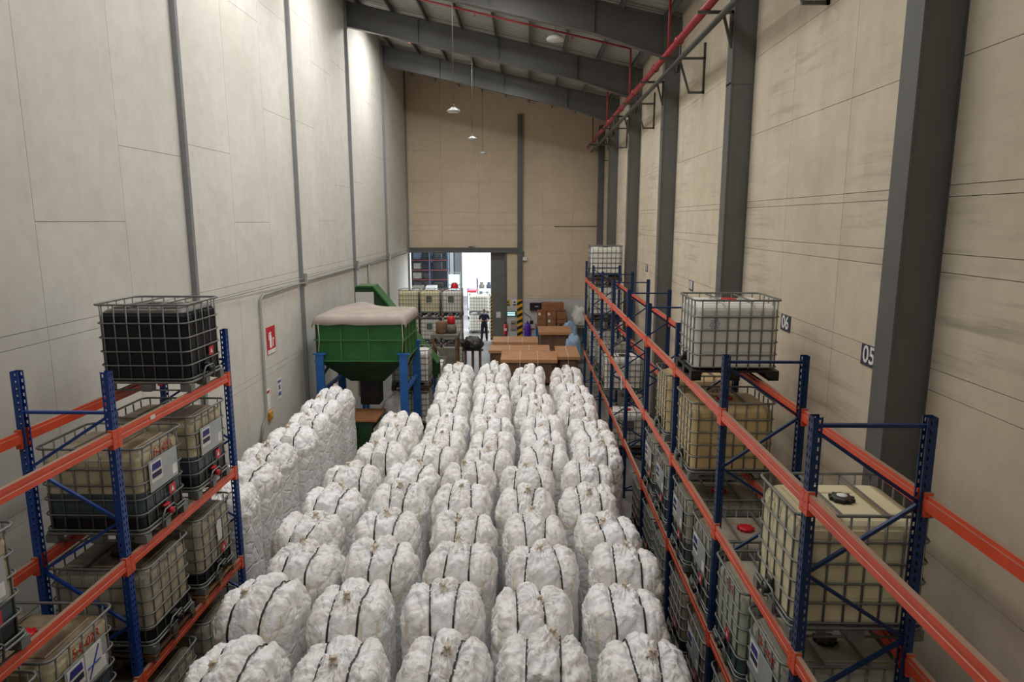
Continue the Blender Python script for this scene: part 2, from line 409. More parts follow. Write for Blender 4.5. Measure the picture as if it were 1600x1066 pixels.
# roof
ce = struct('ceiling')
W = 1.0
prof = []
for k in range(4):
    o = k*0.25
    prof += [(o, 0), (o+0.15, 0), (o+0.175, 0.035), (o+0.225, 0.035)]
prof.append((1.0, 0))
sm = MB(); V = []; F = []
for (y, h) in prof:
    V += [(XL-0.3, y, roof_z(XL-0.3)+h), (XR+0.3, y, roof_z(XR+0.3)+h)]
for i in range(len(prof)-1): F.append((2*i, 2*i+1, 2*i+3, 2*i+2))
nb = len(V); V += [(x, y, z+0.012) for x, y, z in V]; F += [tuple(nb+q for q in f[::-1]) for f in F[:]]
sm.add(V, F); sme = sm.mesh('roof_sheet', 'roof_sheet')
for k in range(47): S(link('roof_sheet', sme, ce, (0, YF+k, 0)))
for k in range(9):
    x = -5.9+1.2*k
    pm = MB(); z = roof_z(x)
    pm.box(x-0.035, x+0.035, YF, YB, z-0.022, z-0.004); pm.box(x-0.006, x+0.006, YF, YB, z-0.2, z-0.004); pm.box(x-0.006, x+0.04, YF, YB, z-0.215, z-0.2)
    S(pm.build('purlin', 'purlin', ce))
# back wall
wb_ = struct('wall_back')
def sl(x0, x1, z0, z1=None):
    t0, t1 = roof_z(x0)-0.06, roof_z(x1)-0.06
    if z1 is not None: t0, t1 = min(t0, z1), min(t1, z1)
    return [(x0, z0), (x1, z0), (x1, t1), (x0, t0)]
DX0, DX1, DZ = XL+0.09, -1.14, 4.9
for x0, x1, z0 in ((XL-0.25, DX1, DZ), (DX1, XR+0.25, 0)):
    m = MB(); m.prism(sl(x0, x1, z0), YB+0.03, YB+0.3, 'xz'); S(m.build('joint_bed', 'joint', wb_))
def back_panel(x0, x1, z0, z1, mat='plaster_back'):
    m = MB(); m.prism(sl(x0+JO/2, x1-JO/2, z0+JO/2, None if z1 is None else z1-JO/2), YB, YB+0.04, 'xz'); S(m.build('panel', mat, wb_))
rows = [5.14, 6.05, 6.35, 7.0, 8.6, 10.2, None]
xs1 = [XL, -4.5, -2.5, -0.35]; xs2 = [-0.35, 0.9, 2.5, XR]
for r in range(len(rows)-1):
    if r == len(rows)-2:
        for q in (xs1, xs2):
            for a, b in zip(q[:-1], q[1:]): back_panel(a, b, rows[r], None)
        continue
    for q in (xs1, xs2):
        for a, b in zip(q[:-1], q[1:]): back_panel(a, b, rows[r], rows[r+1])
for a, b in zip(xs2[:-1], xs2[1:]):
    back_panel(a, b, 2.55, 4.85); back_panel(a, b, 4.85, 5.14); back_panel(a, b, 0, 2.4, 'white_dado'); back_panel(a, b, 2.4, 2.55)
back_panel(DX1, -0.35, 2.5, 5.0); back_panel(DX1, -0.35, 0, 2.5, 'white_dado')
m = MB(); m.box(-0.46, -0.18, YB-0.16, YB, 0, roof_z(-0.3)-0.9); m.box(-0.46, -0.18, YB-0.18, YB-0.15, 0, roof_z(-0.3)-0.9); S(m.build('column', 'steel_grey'))
# hazard stripes round the back column and door edge
def hazard(parent, x0, x1, y0, z0, z1, n, name='hazard_band'):
    h = (z1-z0)/n
    for k in range(n):
        z = z0+k*h; dz = h*0.9
        m = MB(); m.prism([(x0, z), (x1, min(z+dz, z1)), (x1, min(z+h+dz, z1)), (x0, z+h)], y0-0.008, y0, 'xz')
        m.build('stripe', 'hazard_yellow' if k % 2 else 'hazard_black', parent)
hz = thing('hazard_band', 'yellow and black striped band round the foot of the end wall column', 'marking', (0, 0, 0))
hazard(hz, -0.465, -0.175, YB-0.181, 0.0, 2.36, 14)
# door opening: header, jamb, sliding leaf
m = MB(); m.box(XL, -0.2, YB-0.16, YB+0.02, DZ-0.02, DZ+0.24); m.box(XL, -0.2, YB-0.2, YB-0.16, DZ+0.17, DZ+0.24); S(m.build('trim_1', 'steel_grey'))
m = MB(); m.box(DX0-0.1, DX0, YB-0.02, YB+0.3, 0, DZ); S(m.build('trim_2', 'sign_white'))
m = MB(); m.box(DX1-0.01, DX1+0.11, YB-0.05, YB+0.31, 0, DZ); S(m.build('trim_3', 'steel_grey'))
dr = struct('door_1'); dr.location = (0, 0, 0)
for k, (z0, z1) in enumerate(((0.03, 1.2), (1.23, 2.45), (2.48, 3.7), (3.73, 4.85))):
    m = MB(); m.box(-1.92, -1.14, YB+0.32, YB+0.36, z0, z1); m.box(-1.92, -1.14, YB+0.30, YB+0.37, z1-0.02, z1+0.03); S(m.build('door_panel', 'door_grey', dr))
hz2 = struct('door_edge', dr)
for k in range(26):
    z0 = 0.03+k*0.095; m = MB(); m.prism([(-1.955, z0), (-1.86, z0+0.09), (-1.86, z0+0.185), (-1.955, z0+0.095)], YB+0.285, YB+0.299, 'xz')
    S(m.build('stripe', 'hazard_yellow' if k % 2 else 'hazard_black', hz2))
m = MB(); m.box(-1.62, -1.38, YB+0.27, YB+0.299, 1.3, 1.62); tag(m.build('notice_sheet', 'paper'), 'white paper sheet stuck on the grey sliding door', 'notice')
# behind the camera the hall closes
m = MB(); m.box(XL-0.25, XR+0.25, YF-0.3, YF, 0, 15.2); S(m.build('wall_front', 'plaster_left'))

# ------------------------------------------------------------------ pipes, brackets, conduits
pr = thing('sprinkler_main', 'thick red sprinkler main running along the wall under the rafters', 'pipe')
m = MB(); m.tube([(3.2, 6.0, 10.32), (3.2, 36.6, 10.32)], 0.075, 10); m.build('pipe', 'red_pipe', pr)
for y in (9.2, 15.3, 18.0, 21.3, 24.2, 27.4, 30.3, 33.5):
    m = MB(); m.lathe([(0.1, -0.06), (0.1, 0.06)], 10, (3.2, y, 10.32), 'y'); m.build('coupling', 'red_pipe', pr)
for y in (16.4, 22.3, 28.3, 34.2):
    m = MB(); m.tube([(3.2, y, 10.36), (3.2, y, roof_z(3.2)-0.32)], 0.03, 8); m.build('riser', 'red_pipe', pr)
    m = MB(); m.tube([(-5.4, y, roof_z(-5.4)-0.32), (3.2, y, roof_z(3.2)-0.32)], 0.03, 8); b_ = m.build('branch_pipe', 'red_pipe', pr)
    for x in (-4.6, -1.6, 1.4):
        m = MB(); m.tube([(x, y, roof_z(x)-0.32), (x, y, roof_z(x)-0.42)], 0.016, 6); m.lathe([(0.035, -0.44), (0.035, -0.43)], 8, (x, y, roof_z(x))); m.build('sprinkler_head', 'red_pipe', b_)
gp = thing('grey_service_pipe', 'grey service pipe hung just below the red sprinkler main', 'pipe')
m = MB(); m.tube([(3.36, 8.0, 10.08), (3.36, 36.5, 10.08)], 0.055, 8); m.build('pipe', 'galv_dark', gp)
for y in (10.6, 16.6, 22.8, 28.7, 34.6):
    m = MB(); m.tube([(3.36, y, 10.08), (3.42, y+.1, 9.95), (3.52, y+.2, 9.98), (3.56, y+.25, 10.35), (3.58, y+.3, 11.1)], 0.03, 6); m.build('drop_hose', 'galv_dark', gp)
nth = ['first', 'second', 'third', 'fourth', 'fifth', 'sixth', 'seventh', 'eighth', 'ninth', 'tenth', 'eleventh', 'twelfth', 'thirteenth', 'fourteenth']
bi = 0
for y, wall in ((9.9, 1), (12.95, 0), (16.45, 1), (19.15, 0), (22.6, 1), (25.25, 0), (28.5, 1), (31.25, 0), (34.5, 1)):
    xb = XR if wall else 3.66
    t = thing('pipe_bracket', f'dark steel angle bracket carrying the red main, {nth[bi]} one along from the camera', 'bracket', (0, y, 0), 0, 'pipe brackets on the wall and columns'); bi += 1
    m = MB(); m.box(3.02, xb, -0.025, 0.025, 10.19, 10.24); m.build('arm', 'galv_dark', t)
    m = MB(); m.box(xb-0.05, xb, -0.025, 0.025, 9.45 if wall else 9.62, 10.55 if wall else 10.24); m.build('post', 'galv_dark', t)
    m = MB(); m.bar((3.47, 0, 10.2), (xb-0.35 if wall else xb-0.03, 0, 9.48 if wall else 9.65), 0.045, 0.045); m.build('strut', 'galv_dark', t)
    if wall: m = MB(); m.box(xb-0.37, xb, -0.025, 0.025, 9.45, 9.5); m.build('foot_bar', 'galv_dark', t)
cd = thing('wall_conduit', 'grey conduit run along the wall and down beside the red sign', 'conduit')
m = MB()
m.tube([(XL+0.05, 15.45, 1.35), (XL+0.05, 15.7, 1.75), (XL+0.05, 15.95, 1.9), (XL+0.05, 15.98, 4.72), (XL+0.05, 16.15, 4.82), (XL+0.05, 18.9, 4.86), (XL+0.13, 19.0, 4.86), (XL+0.13, 19.35, 4.86), (XL+0.05, 19.5, 4.88), (XL+0.05, YB-0.1, 4.86)], 0.03, 6); m.build('pipe', 'conduit', cd)
m = MB(); m.tube([(XL+0.02, 12.0, 4.99), (XL+0.12, 19.1, 4.99), (XL+0.02, YB-.1, 4.99)], 0.012, 5); m.build('cable', 'conduit', cd)
m = MB(); m.tube([(XL+0.06, 27.3, 4.84), (XL+0.06, 27.3, 2.2)], 0.045, 6); m.build('drop_pipe', 'conduit', cd)
for y in (19.15, 25.25, 31.25):
    m = MB(); m.box(XL+0.07, XL+0.16, y-0.09, y+0.09, 4.76, 5.12); m.build('clamp', 'conduit', cd)
t = thing('junction_box', 'small grey cabinet on the wall under the conduit drop', 'box', (XL+0.012, 15.4, 0.95))
m = MB(); m.box(0.0, 0.28, -0.42, 0.42, 0, 0.42, 0.01); m.build('cabinet_body', 'machine_grey', t)
m = MB(); m.box(0.28, 0.295, -0.38, 0.38, 0.04, 0.38); m.build('cabinet_door', 'machine_grey', t)
m = MB(); m.box(0.0, 0.2, -0.08, 0.08, -0.949, 0.0); m.build('stand', 'machine_grey', t)
t = thing('cable_pipe', 'thin grey pipe stub fixed across the end wall panels', 'pipe', (0, 0, 0))
m = MB(); m.tube([(1.5, YB-0.05, 6.28), (3.72, YB-0.05, 6.28)], 0.02, 6); m.build('pipe', 'conduit', t)
for x in (1.7, 2.7, 3.6):
    m = MB(); m.box(x-0.02, x+0.02, YB-0.08, YB, 6.25, 6.31); m.build('clip', 'conduit', t)
t = thing('door_lamp', 'small white lamp box beside the column above the doorway corner', 'lamp', (-0.1, YB-0.09, 4.45))
m = MB(); m.box(-0.07, 0.15, -0.07, 0.06, 0, 0.2, 0.015); m.build('housing', 'sign_white', t); m = MB(); m.box(-0.05, 0.0, 0.03, 0.09, 0.05, 0.5); m.build('mount', 'galv_dark', t)
t = thing('door_sensor', 'small grey sensor on top of the doorway header', 'sensor', (-2.9, YB-0.1, DZ+0.24))
m = MB(); m.box(-0.2, 0.2, -0.08, 0.05, 0, 0.09, 0.01); m.build('housing', 'lamp_shell', t); m = MB(); m.box(-0.15, 0.05, -0.1, -0.08, 0.02, 0.07); m.build('lens', 'galv_dark', t)

# lamps
for k, (x, y, z) in enumerate(((-2.05, 20.0, 9.62), (-2.1, 27.5, 9.72), (-2.0, 32.3, 9.62))):
    t = thing('pendant_lamp', ['round grey warehouse lamp on a long wire, lowest in the row height and largest', 'round dark-rimmed warehouse lamp hanging second in line from the camera', 'round grey warehouse lamp hanging nearest to the end wall'][k] if k else 'round grey warehouse lamp hanging first in line from the camera', 'lamp', (x, y, z), 0, 'pendant lamps')
    m = MB(); m.lathe([(0.06, 0.1), (0.10, 0.06), (0.17, 0.03), (0.185, 0.0), (0.17, -0.025)], 20); m.build('lamp_shade', 'lamp_shell', t)
    m = MB(); m.lathe([(0.155, -0.026), (0.15, -0.034)], 20); m.build('diffuser', 'sign_white', t)
    m = MB(); m.tube([(0, 0, 0.18), (0, 0, roof_z(x)-z+0.006)], 0.008, 5); m.build('suspension_wire', 'galv_dark', t)
    m = MB(); m.tube([(0, 0, 0.1), (0.02, 0, 0.13), (0, 0, 0.19)], 0.014, 6); m.build('hook', 'galv_dark', t)
t = thing('roof_lamp', 'white oval bay lamp fixed high under the roof sheets', 'lamp', (0.9, 22.8, roof_z(0.9)-0.42))
m = MB(); m.lathe([(0.05, 0.16), (0.22, 0.08), (0.29, 0.0), (0.27, -0.05)], 20); m.build('lamp_shade', 'white_plastic', t)
m = MB(); m.lathe([(0.25, -0.052), (0.24, -0.06)], 20); m.build('diffuser', 'sign_white', t)
m = MB(); m.tube([(0, 0, 0.14), (0, 0, 0.4)], 0.02, 6); m.build('stem', 'lamp_shell', t)

# ------------------------------------------------------------------ signs on the walls
def number_sign(y, s, where):
    t = thing('bay_number_sign', f'navy plate with white number {s} on the wall {where}', 'sign', (XR-0.012, y, 5.02), 0, 'bay number signs')
    m = MB(); m.box(0, 0.012, -0.19, 0.19, -0.125, 0.125); m.build('plate', 'sign_navy', t)
    text('number', s, 0.29, 'sign_white', t, (-0.003, 0, 0), (PI/2, 0, -PI/2), 0.002, 0.004)
number_sign(7.98, '05', 'beside the big column'); number_sign(10.62, '06', 'behind the tote with a red cap'); number_sign(16.8, '08', 'above the empty rack bay'); number_sign(23.1, '10', 'beyond the fourth column')
t = thing('fire_sign', 'red fire extinguisher sign high on the plaster wall', 'sign', (XL+0.001, 16.63, 3.62))
m = MB(); m.box(0, 0.012, -0.28, 0.28, -0.3, 0.38); m.build('plate', 'sign_red', t)
m = MB(); m.box(0.012, 0.015, -0.26, 0.26, -0.29, -0.19); m.build('caption_strip', 'paper', t)
m = MB(); m.prism([(-0.12, -0.15), (0.02, -0.15), (0.02, 0.15), (-0.03, 0.2), (-0.08, 0.2), (-0.12, 0.15)], 0.012, 0.016, 'yz'); m.prism([(-0.17, 0.2), (0.0, 0.2), (0.0, 0.25), (-0.17, 0.23)], 0.012, 0.016, 'yz'); m.prism([(-0.17, 0.06), (-0.14, 0.06), (-0.14, 0.22), (-0.17, 0.22)], 0.012, 0.016, 'yz')
m.build('pictogram', 'sign_white', t)
m = MB(); m.prism([(0.08, -0.13), (0.13, -0.13), (0.13, 0.02), (0.2, 0.05), (0.13, 0.1), (0.08, 0.06)], 0.012, 0.016, 'yz'); m.build('flame', 'sign_white', t)
for y, z, l, a, b in ((16.2, 2.28, 'faded white notice with red heading low on the plaster wall', 'sign_red', 'sign_white'), (17.0, 2.36, 'blue and white safety notice low on the plaster wall', 'sign_blue', 'sign_blue')):
    t = thing('wall_notice', l, 'notice', (XL+0.001, y, z), 0, 'notices under the fire sign')
    m = MB(); m.box(0, 0.008, -0.14, 0.14, -0.3, 0.22); m.build('sheet', 'paper', t)
    m = MB(); m.box(0.008, 0.011, -0.11, 0.11, 0.12, 0.18); m.build('heading', a, t)
    m = MB(); m.box(0.008, 0.011, -0.1, 0.1, -0.22, -0.12); m.box(0.008, 0.011, -0.06, 0.06, -0.06, 0.06); m.build('print', b, t)
t = thing('manual_call_point', 'small ochre alarm box below the faded notice on the wall', 'alarm', (XL+0.001, 16.2, 1.72))
m = MB(); m.box(0, 0.07, -0.09, 0.09, 0, 0.22, 0.01); m.build('housing', 'wood_orange', t); m = MB(); m.box(0.07, 0.076, -0.05, 0.05, 0.08, 0.16); m.build('button_plate', 'sign_yellow', t)

# ------------------------------------------------------------------ pallet racks
def upright_mesh(side, mat, H=5.03):
    """C-section post; aisle face at x=0 (holes), flange along x to side*0.075; width 0.095 along y"""
    m = MB(); p = 0.0762; n = int(H/p)
    w, d = 0.095, 0.08*side
    def strip(P, rows, cells, hole):   # P(u, z) -> point
        for k in range(n+1):
            z0 = k*p; za, zb = z0+0.02, z0+0.056; z1 = min(z0+p, H)
            if z1 <= z0: break
            if zb > z1: zb = z1
            if za > z1: za = z1
            for i in range(len(cells)-1):
                u0, u1 = cells[i], cells[i+1]
                if i in hole:
                    m.add([P(u0, z0), P(u1, z0), P(u1, za), P(u0, za)], [(0, 1, 2, 3)])
                    if z1 > zb: m.add([P(u0, zb), P(u1, zb), P(u1, z1), P(u0, z1)], [(0, 1, 2, 3)])
        for i in range(len(cells)-1):
            if i not in hole:
                m.add([P(cells[i], 0), P(cells[i+1], 0), P(cells[i+1], H), P(cells[i], H)], [(0, 1, 2, 3)])
    strip(lambda u, z: (0, u-w/2, z), 0, [0, 0.017, 0.033, 0.062, 0.078, w], (1, 3))
    for s in (-1, 1):
        strip(lambda u, z, s=s: (u*side, s*w/2, z), 0, [0, 0.046, 0.060, 0.08], (1,))
        m.add([(d, s*w/2, 0), (d, s*(w/2-0.02), 0), (d, s*(w/2-0.02), H), (d, s*w/2, H)], [(0, 1, 2, 3)])
    me = bpy.data.meshes.new('upright'); me.from_pydata(m.v, [], m.f); me.materials.append(MATS[mat]); return me
LV = (1.47, 2.92, 4.38)
def rack(name, label, xf, xb, ys, mat, nodes, top_z):
    """xf: aisle face, xb: wall-side face"""
    s = 1 if xb > xf else -1
    r = thing(name, label, 'rack', (xf, ys[0], 0))
    D = abs(xb-xf)
    upA, upB = upright_mesh(s, mat), upright_mesh(-s, mat)
    braces = []
    ft = MB(); ft.box(-0.06, 0.06, -0.065, 0.065, 0, 0.008); ftm = ft.mesh('foot_plate', mat)
    hb = MB(); hb.bar((s*0.05, 0, top_z), (s*(D-0.05), 0, top_z), 0.045, 0.03); hbm = hb.mesh('horizontal_brace', mat)
    hb2 = MB(); hb2.bar((s*0.05, 0, 0.18), (s*(D-0.05), 0, 0.18), 0.045, 0.03); hbm2 = hb2.mesh('horizontal_brace', mat)
    for k in range(len(nodes)-1):
        f0 = k % 2 == 0
        a = (s*0.05 if f0 else s*(D-0.05), 0, nodes[k]); b = (s*(D-0.05) if f0 else s*0.05, 0, nodes[k+1])
        m = MB(); m.bar(a, b, 0.03, 0.032, (0, 1, 0)); braces.append(m.mesh('diagonal_brace', mat))
    for y in ys:
        f = bpy.data.objects.new('upright_frame', None); C.objects.link(f); f.parent = r; f.location = (0, y-ys[0], 0)
        link('upright', upA, f); link('upright', upB, f, (s*D, 0, 0))
        link('foot_plate', ftm, f, (s*0.04, 0, 0)); link('foot_plate', ftm, f, (s*(D-0.04), 0, 0))
        link('horizontal_brace', hbm, f); link('horizontal_brace', hbm2, f)
        for bm_ in braces: link('diagonal_brace', bm_, f)
    cn = MB(); cn.box(-0.006, 0.055, -0.004, 0.03, -0.19, 0.02); cn.box(-0.006, 0.0, -0.046, 0.004, -0.19, 0.02)
    for h in (0.0, -0.08, -0.15): cn.lathe([(0.006, -0.012), (0.006, -0.004)], 6, (0.0, -0.02, h), 'x')
    cn2 = MB(); cn2.v = [(x, -y, z) for x, y, z in cn.v]; cn2.f = [f[::-1] for f in cn.f]; cn2.sm = cn.sm
    cA, cB = cn.mesh('beam_connector', 'rack_orange'), cn2.mesh('beam_connector', 'rack_orange')
    for y0, y1 in zip(ys[:-1], ys[1:]):
        l = (y1-y0)-0.098
        bm_ = MB()
        # stepped beam: tall front box, lower ledge behind; shallow groove along the front
        pr_ = [(0.0, -0.125), (0.0, -0.075), (0.006, -0.07), (0.006, -0.05), (0.0, -0.045), (0.0, 0.0), (0.044, 0.0), (0.044, -0.035), (0.06, -0.035), (0.06, -0.125)]
        bm_.prism([(x, z) for x, z in pr_], 0, l, 'xz')
        me = bm_.mesh('beam', 'rack_orange')
        for z in LV:
            for fx, sx in ((0, s), (s*D, -s)):
                o = link('beam', me, r, (fx - sx*0.004, y0-ys[0]+0.049, z))
                o.scale = (sx, 1, 1)
                c1 = link('beam_connector', cA, o); c1.location = (0, 0, 0)
                c2 = link('beam_connector', cB, o); c2.location = (0, l, 0)
    return r
RY = [0.3, 2.85, 5.42, 7.95, 10.5, 13.05, 15.65, 18.4, 21.15, 24.1, 26.8]
LY = [1.5, 4.25, 6.94, 9.78]
rack('long_pallet_rack', 'long blue and orange pallet rack of many bays beside the grey columns', 2.33, 3.33, RY, 'rack_navy',
     [4.9, 4.28, 3.64, 3.04, 2.42, 1.82, 1.2, 0.6, 0.2], 4.95)
rack('short_pallet_rack', 'short blue and orange pallet rack ending beside the bag file at the plaster wall', -4.38, -5.42, LY, 'rack_blue',
     [4.55, 3.95, 3.35, 2.75, 2.1, 1.5, 0.9, 0.3], 4.58)

m = MB(); m.box(-4.378, -4.372, 7.6, 7.7, 4.30, 4.345); tag(m.build('beam_tag', 'paper'), 'tiny white tag stuck on the top orange beam of the short rack', 'tag')
m = MB(); m.box(2.314, 2.32, 16.05, 16.2, 2.56, 2.9); tag(m.build('paper_slip', 'tarp_pale'), 'pale paper slip hanging from the long rack beam by the empty bays', 'tag')

# ------------------------------------------------------------------ intermediate bulk totes
def rounded_loop(hx, hy, r, z, n=4):
    P = []
    for cx_, cy_, a0 in ((hx-r, hy-r, 0), (-hx+r, hy-r, 90), (-hx+r, -hy+r, 180), (hx-r, -hy+r, 270)):
        for k in range(n+1):
            a = math.radians(a0+90*k/n); P.append((cx_+r*math.cos(a), cy_+r*math.sin(a), z))
    return P
HX, HY = 0.585, 0.485
def cage_mesh(low=False):
    m = MB(); n = 5 if not low else 4
    for z in (0.17, 0.35, 0.53, 0.71, 0.90):
        m.tube(rounded_loop(HX, HY, 0.09, z, 3), 0.0105, n, True)
    m.tube(rounded_loop(HX+0.012, HY+0.012, 0.09, 1.14, 3), 0.015, n, True)
    for x in (-0.49, -0.30, -0.13, 0.02, 0.18, 0.34, 0.49):
        for sy in (-1, 1): m.tube([(x, sy*(HY-0.012), 0.14), (x, sy*(HY-0.012), 1.13)], 0.0105, n)
    for y in (-0.38, -0.19, 0.0, 0.19, 0.38):
        for sx in (-1, 1): m.tube([(sx*(HX-0.012), y, 0.14), (sx*(HX-0.012), y, 1.13)], 0.0105, n)
    return m.mesh('cage', 'galv')
def tank_mesh():
    m = MB(); rings = [(0.15, 0.02), (0.17, 0.0), (0.34, 0.0), (0.35, 0.01), (0.36, 0.0), (0.62, -0.004), (0.90, 0.0), (0.985, 0.004), (1.03, 0.02), (1.06, 0.055)]
    n = 5; V = []; F = []
    base = []
    hx, hy, r = 0.565, 0.465, 0.10
    for z, ins in rings:
        L_ = rounded_loop(hx-ins, hy-ins, max(0.03, r), z, n)
        # corrugate: shallow vertical flutes
        V += L_
    k = len(V)//len(rings)
    for i in range(len(rings)-1):
        for j in range(k): F.append((i*k+j, i*k+(j+1) % k, (i+1)*k+(j+1) % k, (i+1)*k+j))
    F.append(tuple(range(k-1, -1, -1)))
    V2 = rounded_loop(0.46, 0.36, 0.06, 1.075, n); o = len(V); V += V2
    for j in range(k): F.append(((len(rings)-1)*k+j, (len(rings)-1)*k+(j+1) % k, o+(j+1) % k, o+j))
    F.append(tuple(o+j for j in range(k)))
    m.add(V, F, False)
    # raised pads on the roof and moulded ribs on the sides
    for x0, x1 in ((-0.44, -0.22), (0.22, 0.44)): m.box(x0, x1, -0.33, 0.33, 1.07, 1.092, 0.01)
    m.box(-0.16, 0.16, -0.33, -0.16, 1.07, 1.086, 0.008); m.box(-0.16, 0.16, 0.16, 0.33, 1.07, 1.086, 0.008)
    for x0, x1 in ((-0.46, -0.32), (-0.28, -0.15), (-0.11, 0.0), (0.04, 0.16), (0.2, 0.32), (0.36, 0.47)):
        for sy in (-1, 1):
            for z0, z1 in ((0.39, 0.51), (0.55, 0.69), (0.73, 0.88), (0.92, 1.0)):
                m.box(x0, x1, sy*0.464-0.006, sy*0.464+0.006, z0, z1, 0.005)
    for y0, y1 in ((-0.36, -0.22), (-0.18, -0.07), (-0.03, 0.08), (0.12, 0.23), (0.27, 0.37)):
        for sx in (-1, 1):
            for z0, z1 in ((0.39, 0.51), (0.55, 0.69), (0.73, 0.88), (0.92, 1.0)):
                m.box(sx*0.564-0.006, sx*0.564+0.006, y0, y1, z0, z1, 0.005)
    return m
def base_mesh():
    m = MB()
    for x in (-0.52, 0, 0.52):
        for y in (-0.43, 0, 0.43):
            if x == 0 and y == 0: continue
            m.box(x-0.07, x+0.07, y-0.055, y+0.055, 0.0, 0.115, 0.012)
    for y in (-0.43, 0, 0.43): m.tube([(-0.57, y, 0.012), (0.57, y, 0.012)], 0.012, 5)
    m.box(-0.56, 0.56, -0.46, 0.46, 0.125, 0.14)
    m.tube(rounded_loop(0.59, 0.49, 0.08, 0.125, 3), 0.014, 5, True)
    return m
tmesh = tank_mesh(); TANK = {}
def tank_of(mat):
    if mat not in TANK: TANK[mat] = tmesh.mesh('tank', mat)
    return TANK[mat]
CAGE = cage_mesh(); bmb = base_mesh(); BASE = {k: bmb.mesh('pallet_base', k) for k in ('galv', 'black_plastic', 'galv_dark')}
def lid_mesh(mat):
    m = MB(); m.lathe([(0.085, 1.075), (0.10, 1.078), (0.10, 1.105), (0.085, 1.118), (0.03, 1.12)], 16)
    for k in range(10):
        a = 2*PI*k/10; m.box(0.1*math.cos(a)-0.012, 0.1*math.cos(a)+0.012, 0.1*math.sin(a)-0.012, 0.1*math.sin(a)+0.012, 1.082, 1.112)
    return m.mesh('lid', mat)
LID = {k: lid_mesh(k) for k in ('black_plastic', 'red_plastic', 'white_plastic')}
m = MB(); m.lathe([(0.05, 1.121), (0.045, 1.128)], 12); VENT = m.mesh('vent_cap', 'sign_white')
m = MB(); m.bar((-0.2, -0.48, 1.125), (-0.2, 0.48, 1.125), 0.022, 0.016); m.bar((0.2, -0.48, 1.125), (0.2, 0.48, 1.125), 0.022, 0.016); TOPB = m.mesh('top_bars', 'galv')
m = MB(); m.lathe([(0.04, -0.66), (0.04, -0.62), (0.028, -0.62), (0.028, -0.55)], 10, (0, 0, 0.21), 'x'); m.lathe([(0.025, 0.0), (0.025, 0.09)], 8, (-0.60, 0, 0.21)); m.box(-0.612, -0.588, -0.02, 0.10, 0.29, 0.31)
VALVE = {k: m.mesh('valve', k) for k in ('black_plastic', 'red_plastic')}
m = MB(); m.tube([(-0.6, -0.16, 0.06), (-0.62, -0.16, 0.2), (-0.62, -0.1, 0.26), (-0.62, 0.1, 0.26), (-0.62, 0.16, 0.2), (-0.6, 0.16, 0.06)], 0.012, 5); GUARD = m.mesh('valve_guard', 'galv')
m = MB(); m.box(-0.603, -0.598, -0.30, 0.33, 0.56, 0.93); PLATE = m.mesh('label_plate', 'label_grey')
m = MB(); m.box(-0.606, -0.603, 0.06, 0.30, 0.66, 0.90); STICK = m.mesh('sticker', 'paper')
m = MB(); m.prism([(0.08, 0.80), (0.28, 0.80), (0.26, 0.88), (0.09, 0.88)], -0.609, -0.606, 'yz'); ST1 = m.mesh('blue_print', 'ink_blue')
m = MB(); m.prism([(0.08, 0.71), (0.28, 0.71), (0.28, 0.77), (0.08, 0.77)], -0.609, -0.606, 'yz'); ST2 = m.mesh('navy_print', 'ink_navy')
m = MB(); m.box(-0.606, -0.603, -0.27, -0.17, 0.60, 0.72); STICK2 = m.mesh('small_sticker', 'sign_white')
m = MB(); m.box(-0.604, -0.6, -0.2, -0.06, 0.38, 0.50); HAZ = m.mesh('red_sticker', 'sign_red')
m = MB(); m.prism([(-0.16, 0.41), (-0.10, 0.41), (-0.13, 0.48)], -0.607, -0.604, 'yz'); HAZ2 = m.mesh('sticker_print', 'sign_white')
m = MB(); m.box(-0.2, 0.13, -HY-0.004, -HY+0.002, 0.60, 0.88); FPLATE = m.mesh('front_plate', 'plate_dark')
def wood_pallet(mat, parent=None, lx=1.2, ly=1.0):
    pass
PB = {}
def pallet_parts(lx=1.2, ly=1.0):
    if (lx, ly) in PB: return PB[(lx, ly)]
    d = []
    m = MB(); w = lx/9
    for k in range(6):
        x = -lx/2+w/2+k*(lx-w)/5; m2 = MB(); m2.box(x-w*0.42, x+w*0.42, -ly/2, ly/2, 0.118, 0.14); d.append(('board', m2))
    for y in (-ly/2+0.05, 0, ly/2-0.05):
        m2 = MB(); m2.box(-lx/2, lx/2, y-0.045, y+0.045, 0.0, 0.02); d.append(('bottom_board', m2))
        for x in (-lx/2+0.07, 0, lx/2-0.07):
            m2 = MB(); m2.box(x-0.065, x+0.065, y-0.045, y+0.045, 0.02, 0.10); d.append(('block', m2))
        m2 = MB(); m2.box(-lx/2, lx/2, y-0.045, y+0.045, 0.10, 0.118); d.append(('stringer', m2))
    PB[(lx, ly)] = d; return d
PM = {}
def pallet(x, y, z, mat, label, rz=0, lx=1.2, ly=1.0, group='wooden pallets', name='wooden_pallet'):
    t = thing(name, label, 'pallet', (x, y, z), rz, group)
    key = (lx, ly, mat)
    if key not in PM: PM[key] = [(n, mm.mesh(n, mat)) for n, mm in pallet_parts(lx, ly)]
    for n, me in PM[key]: link(n, me, t)
    return t
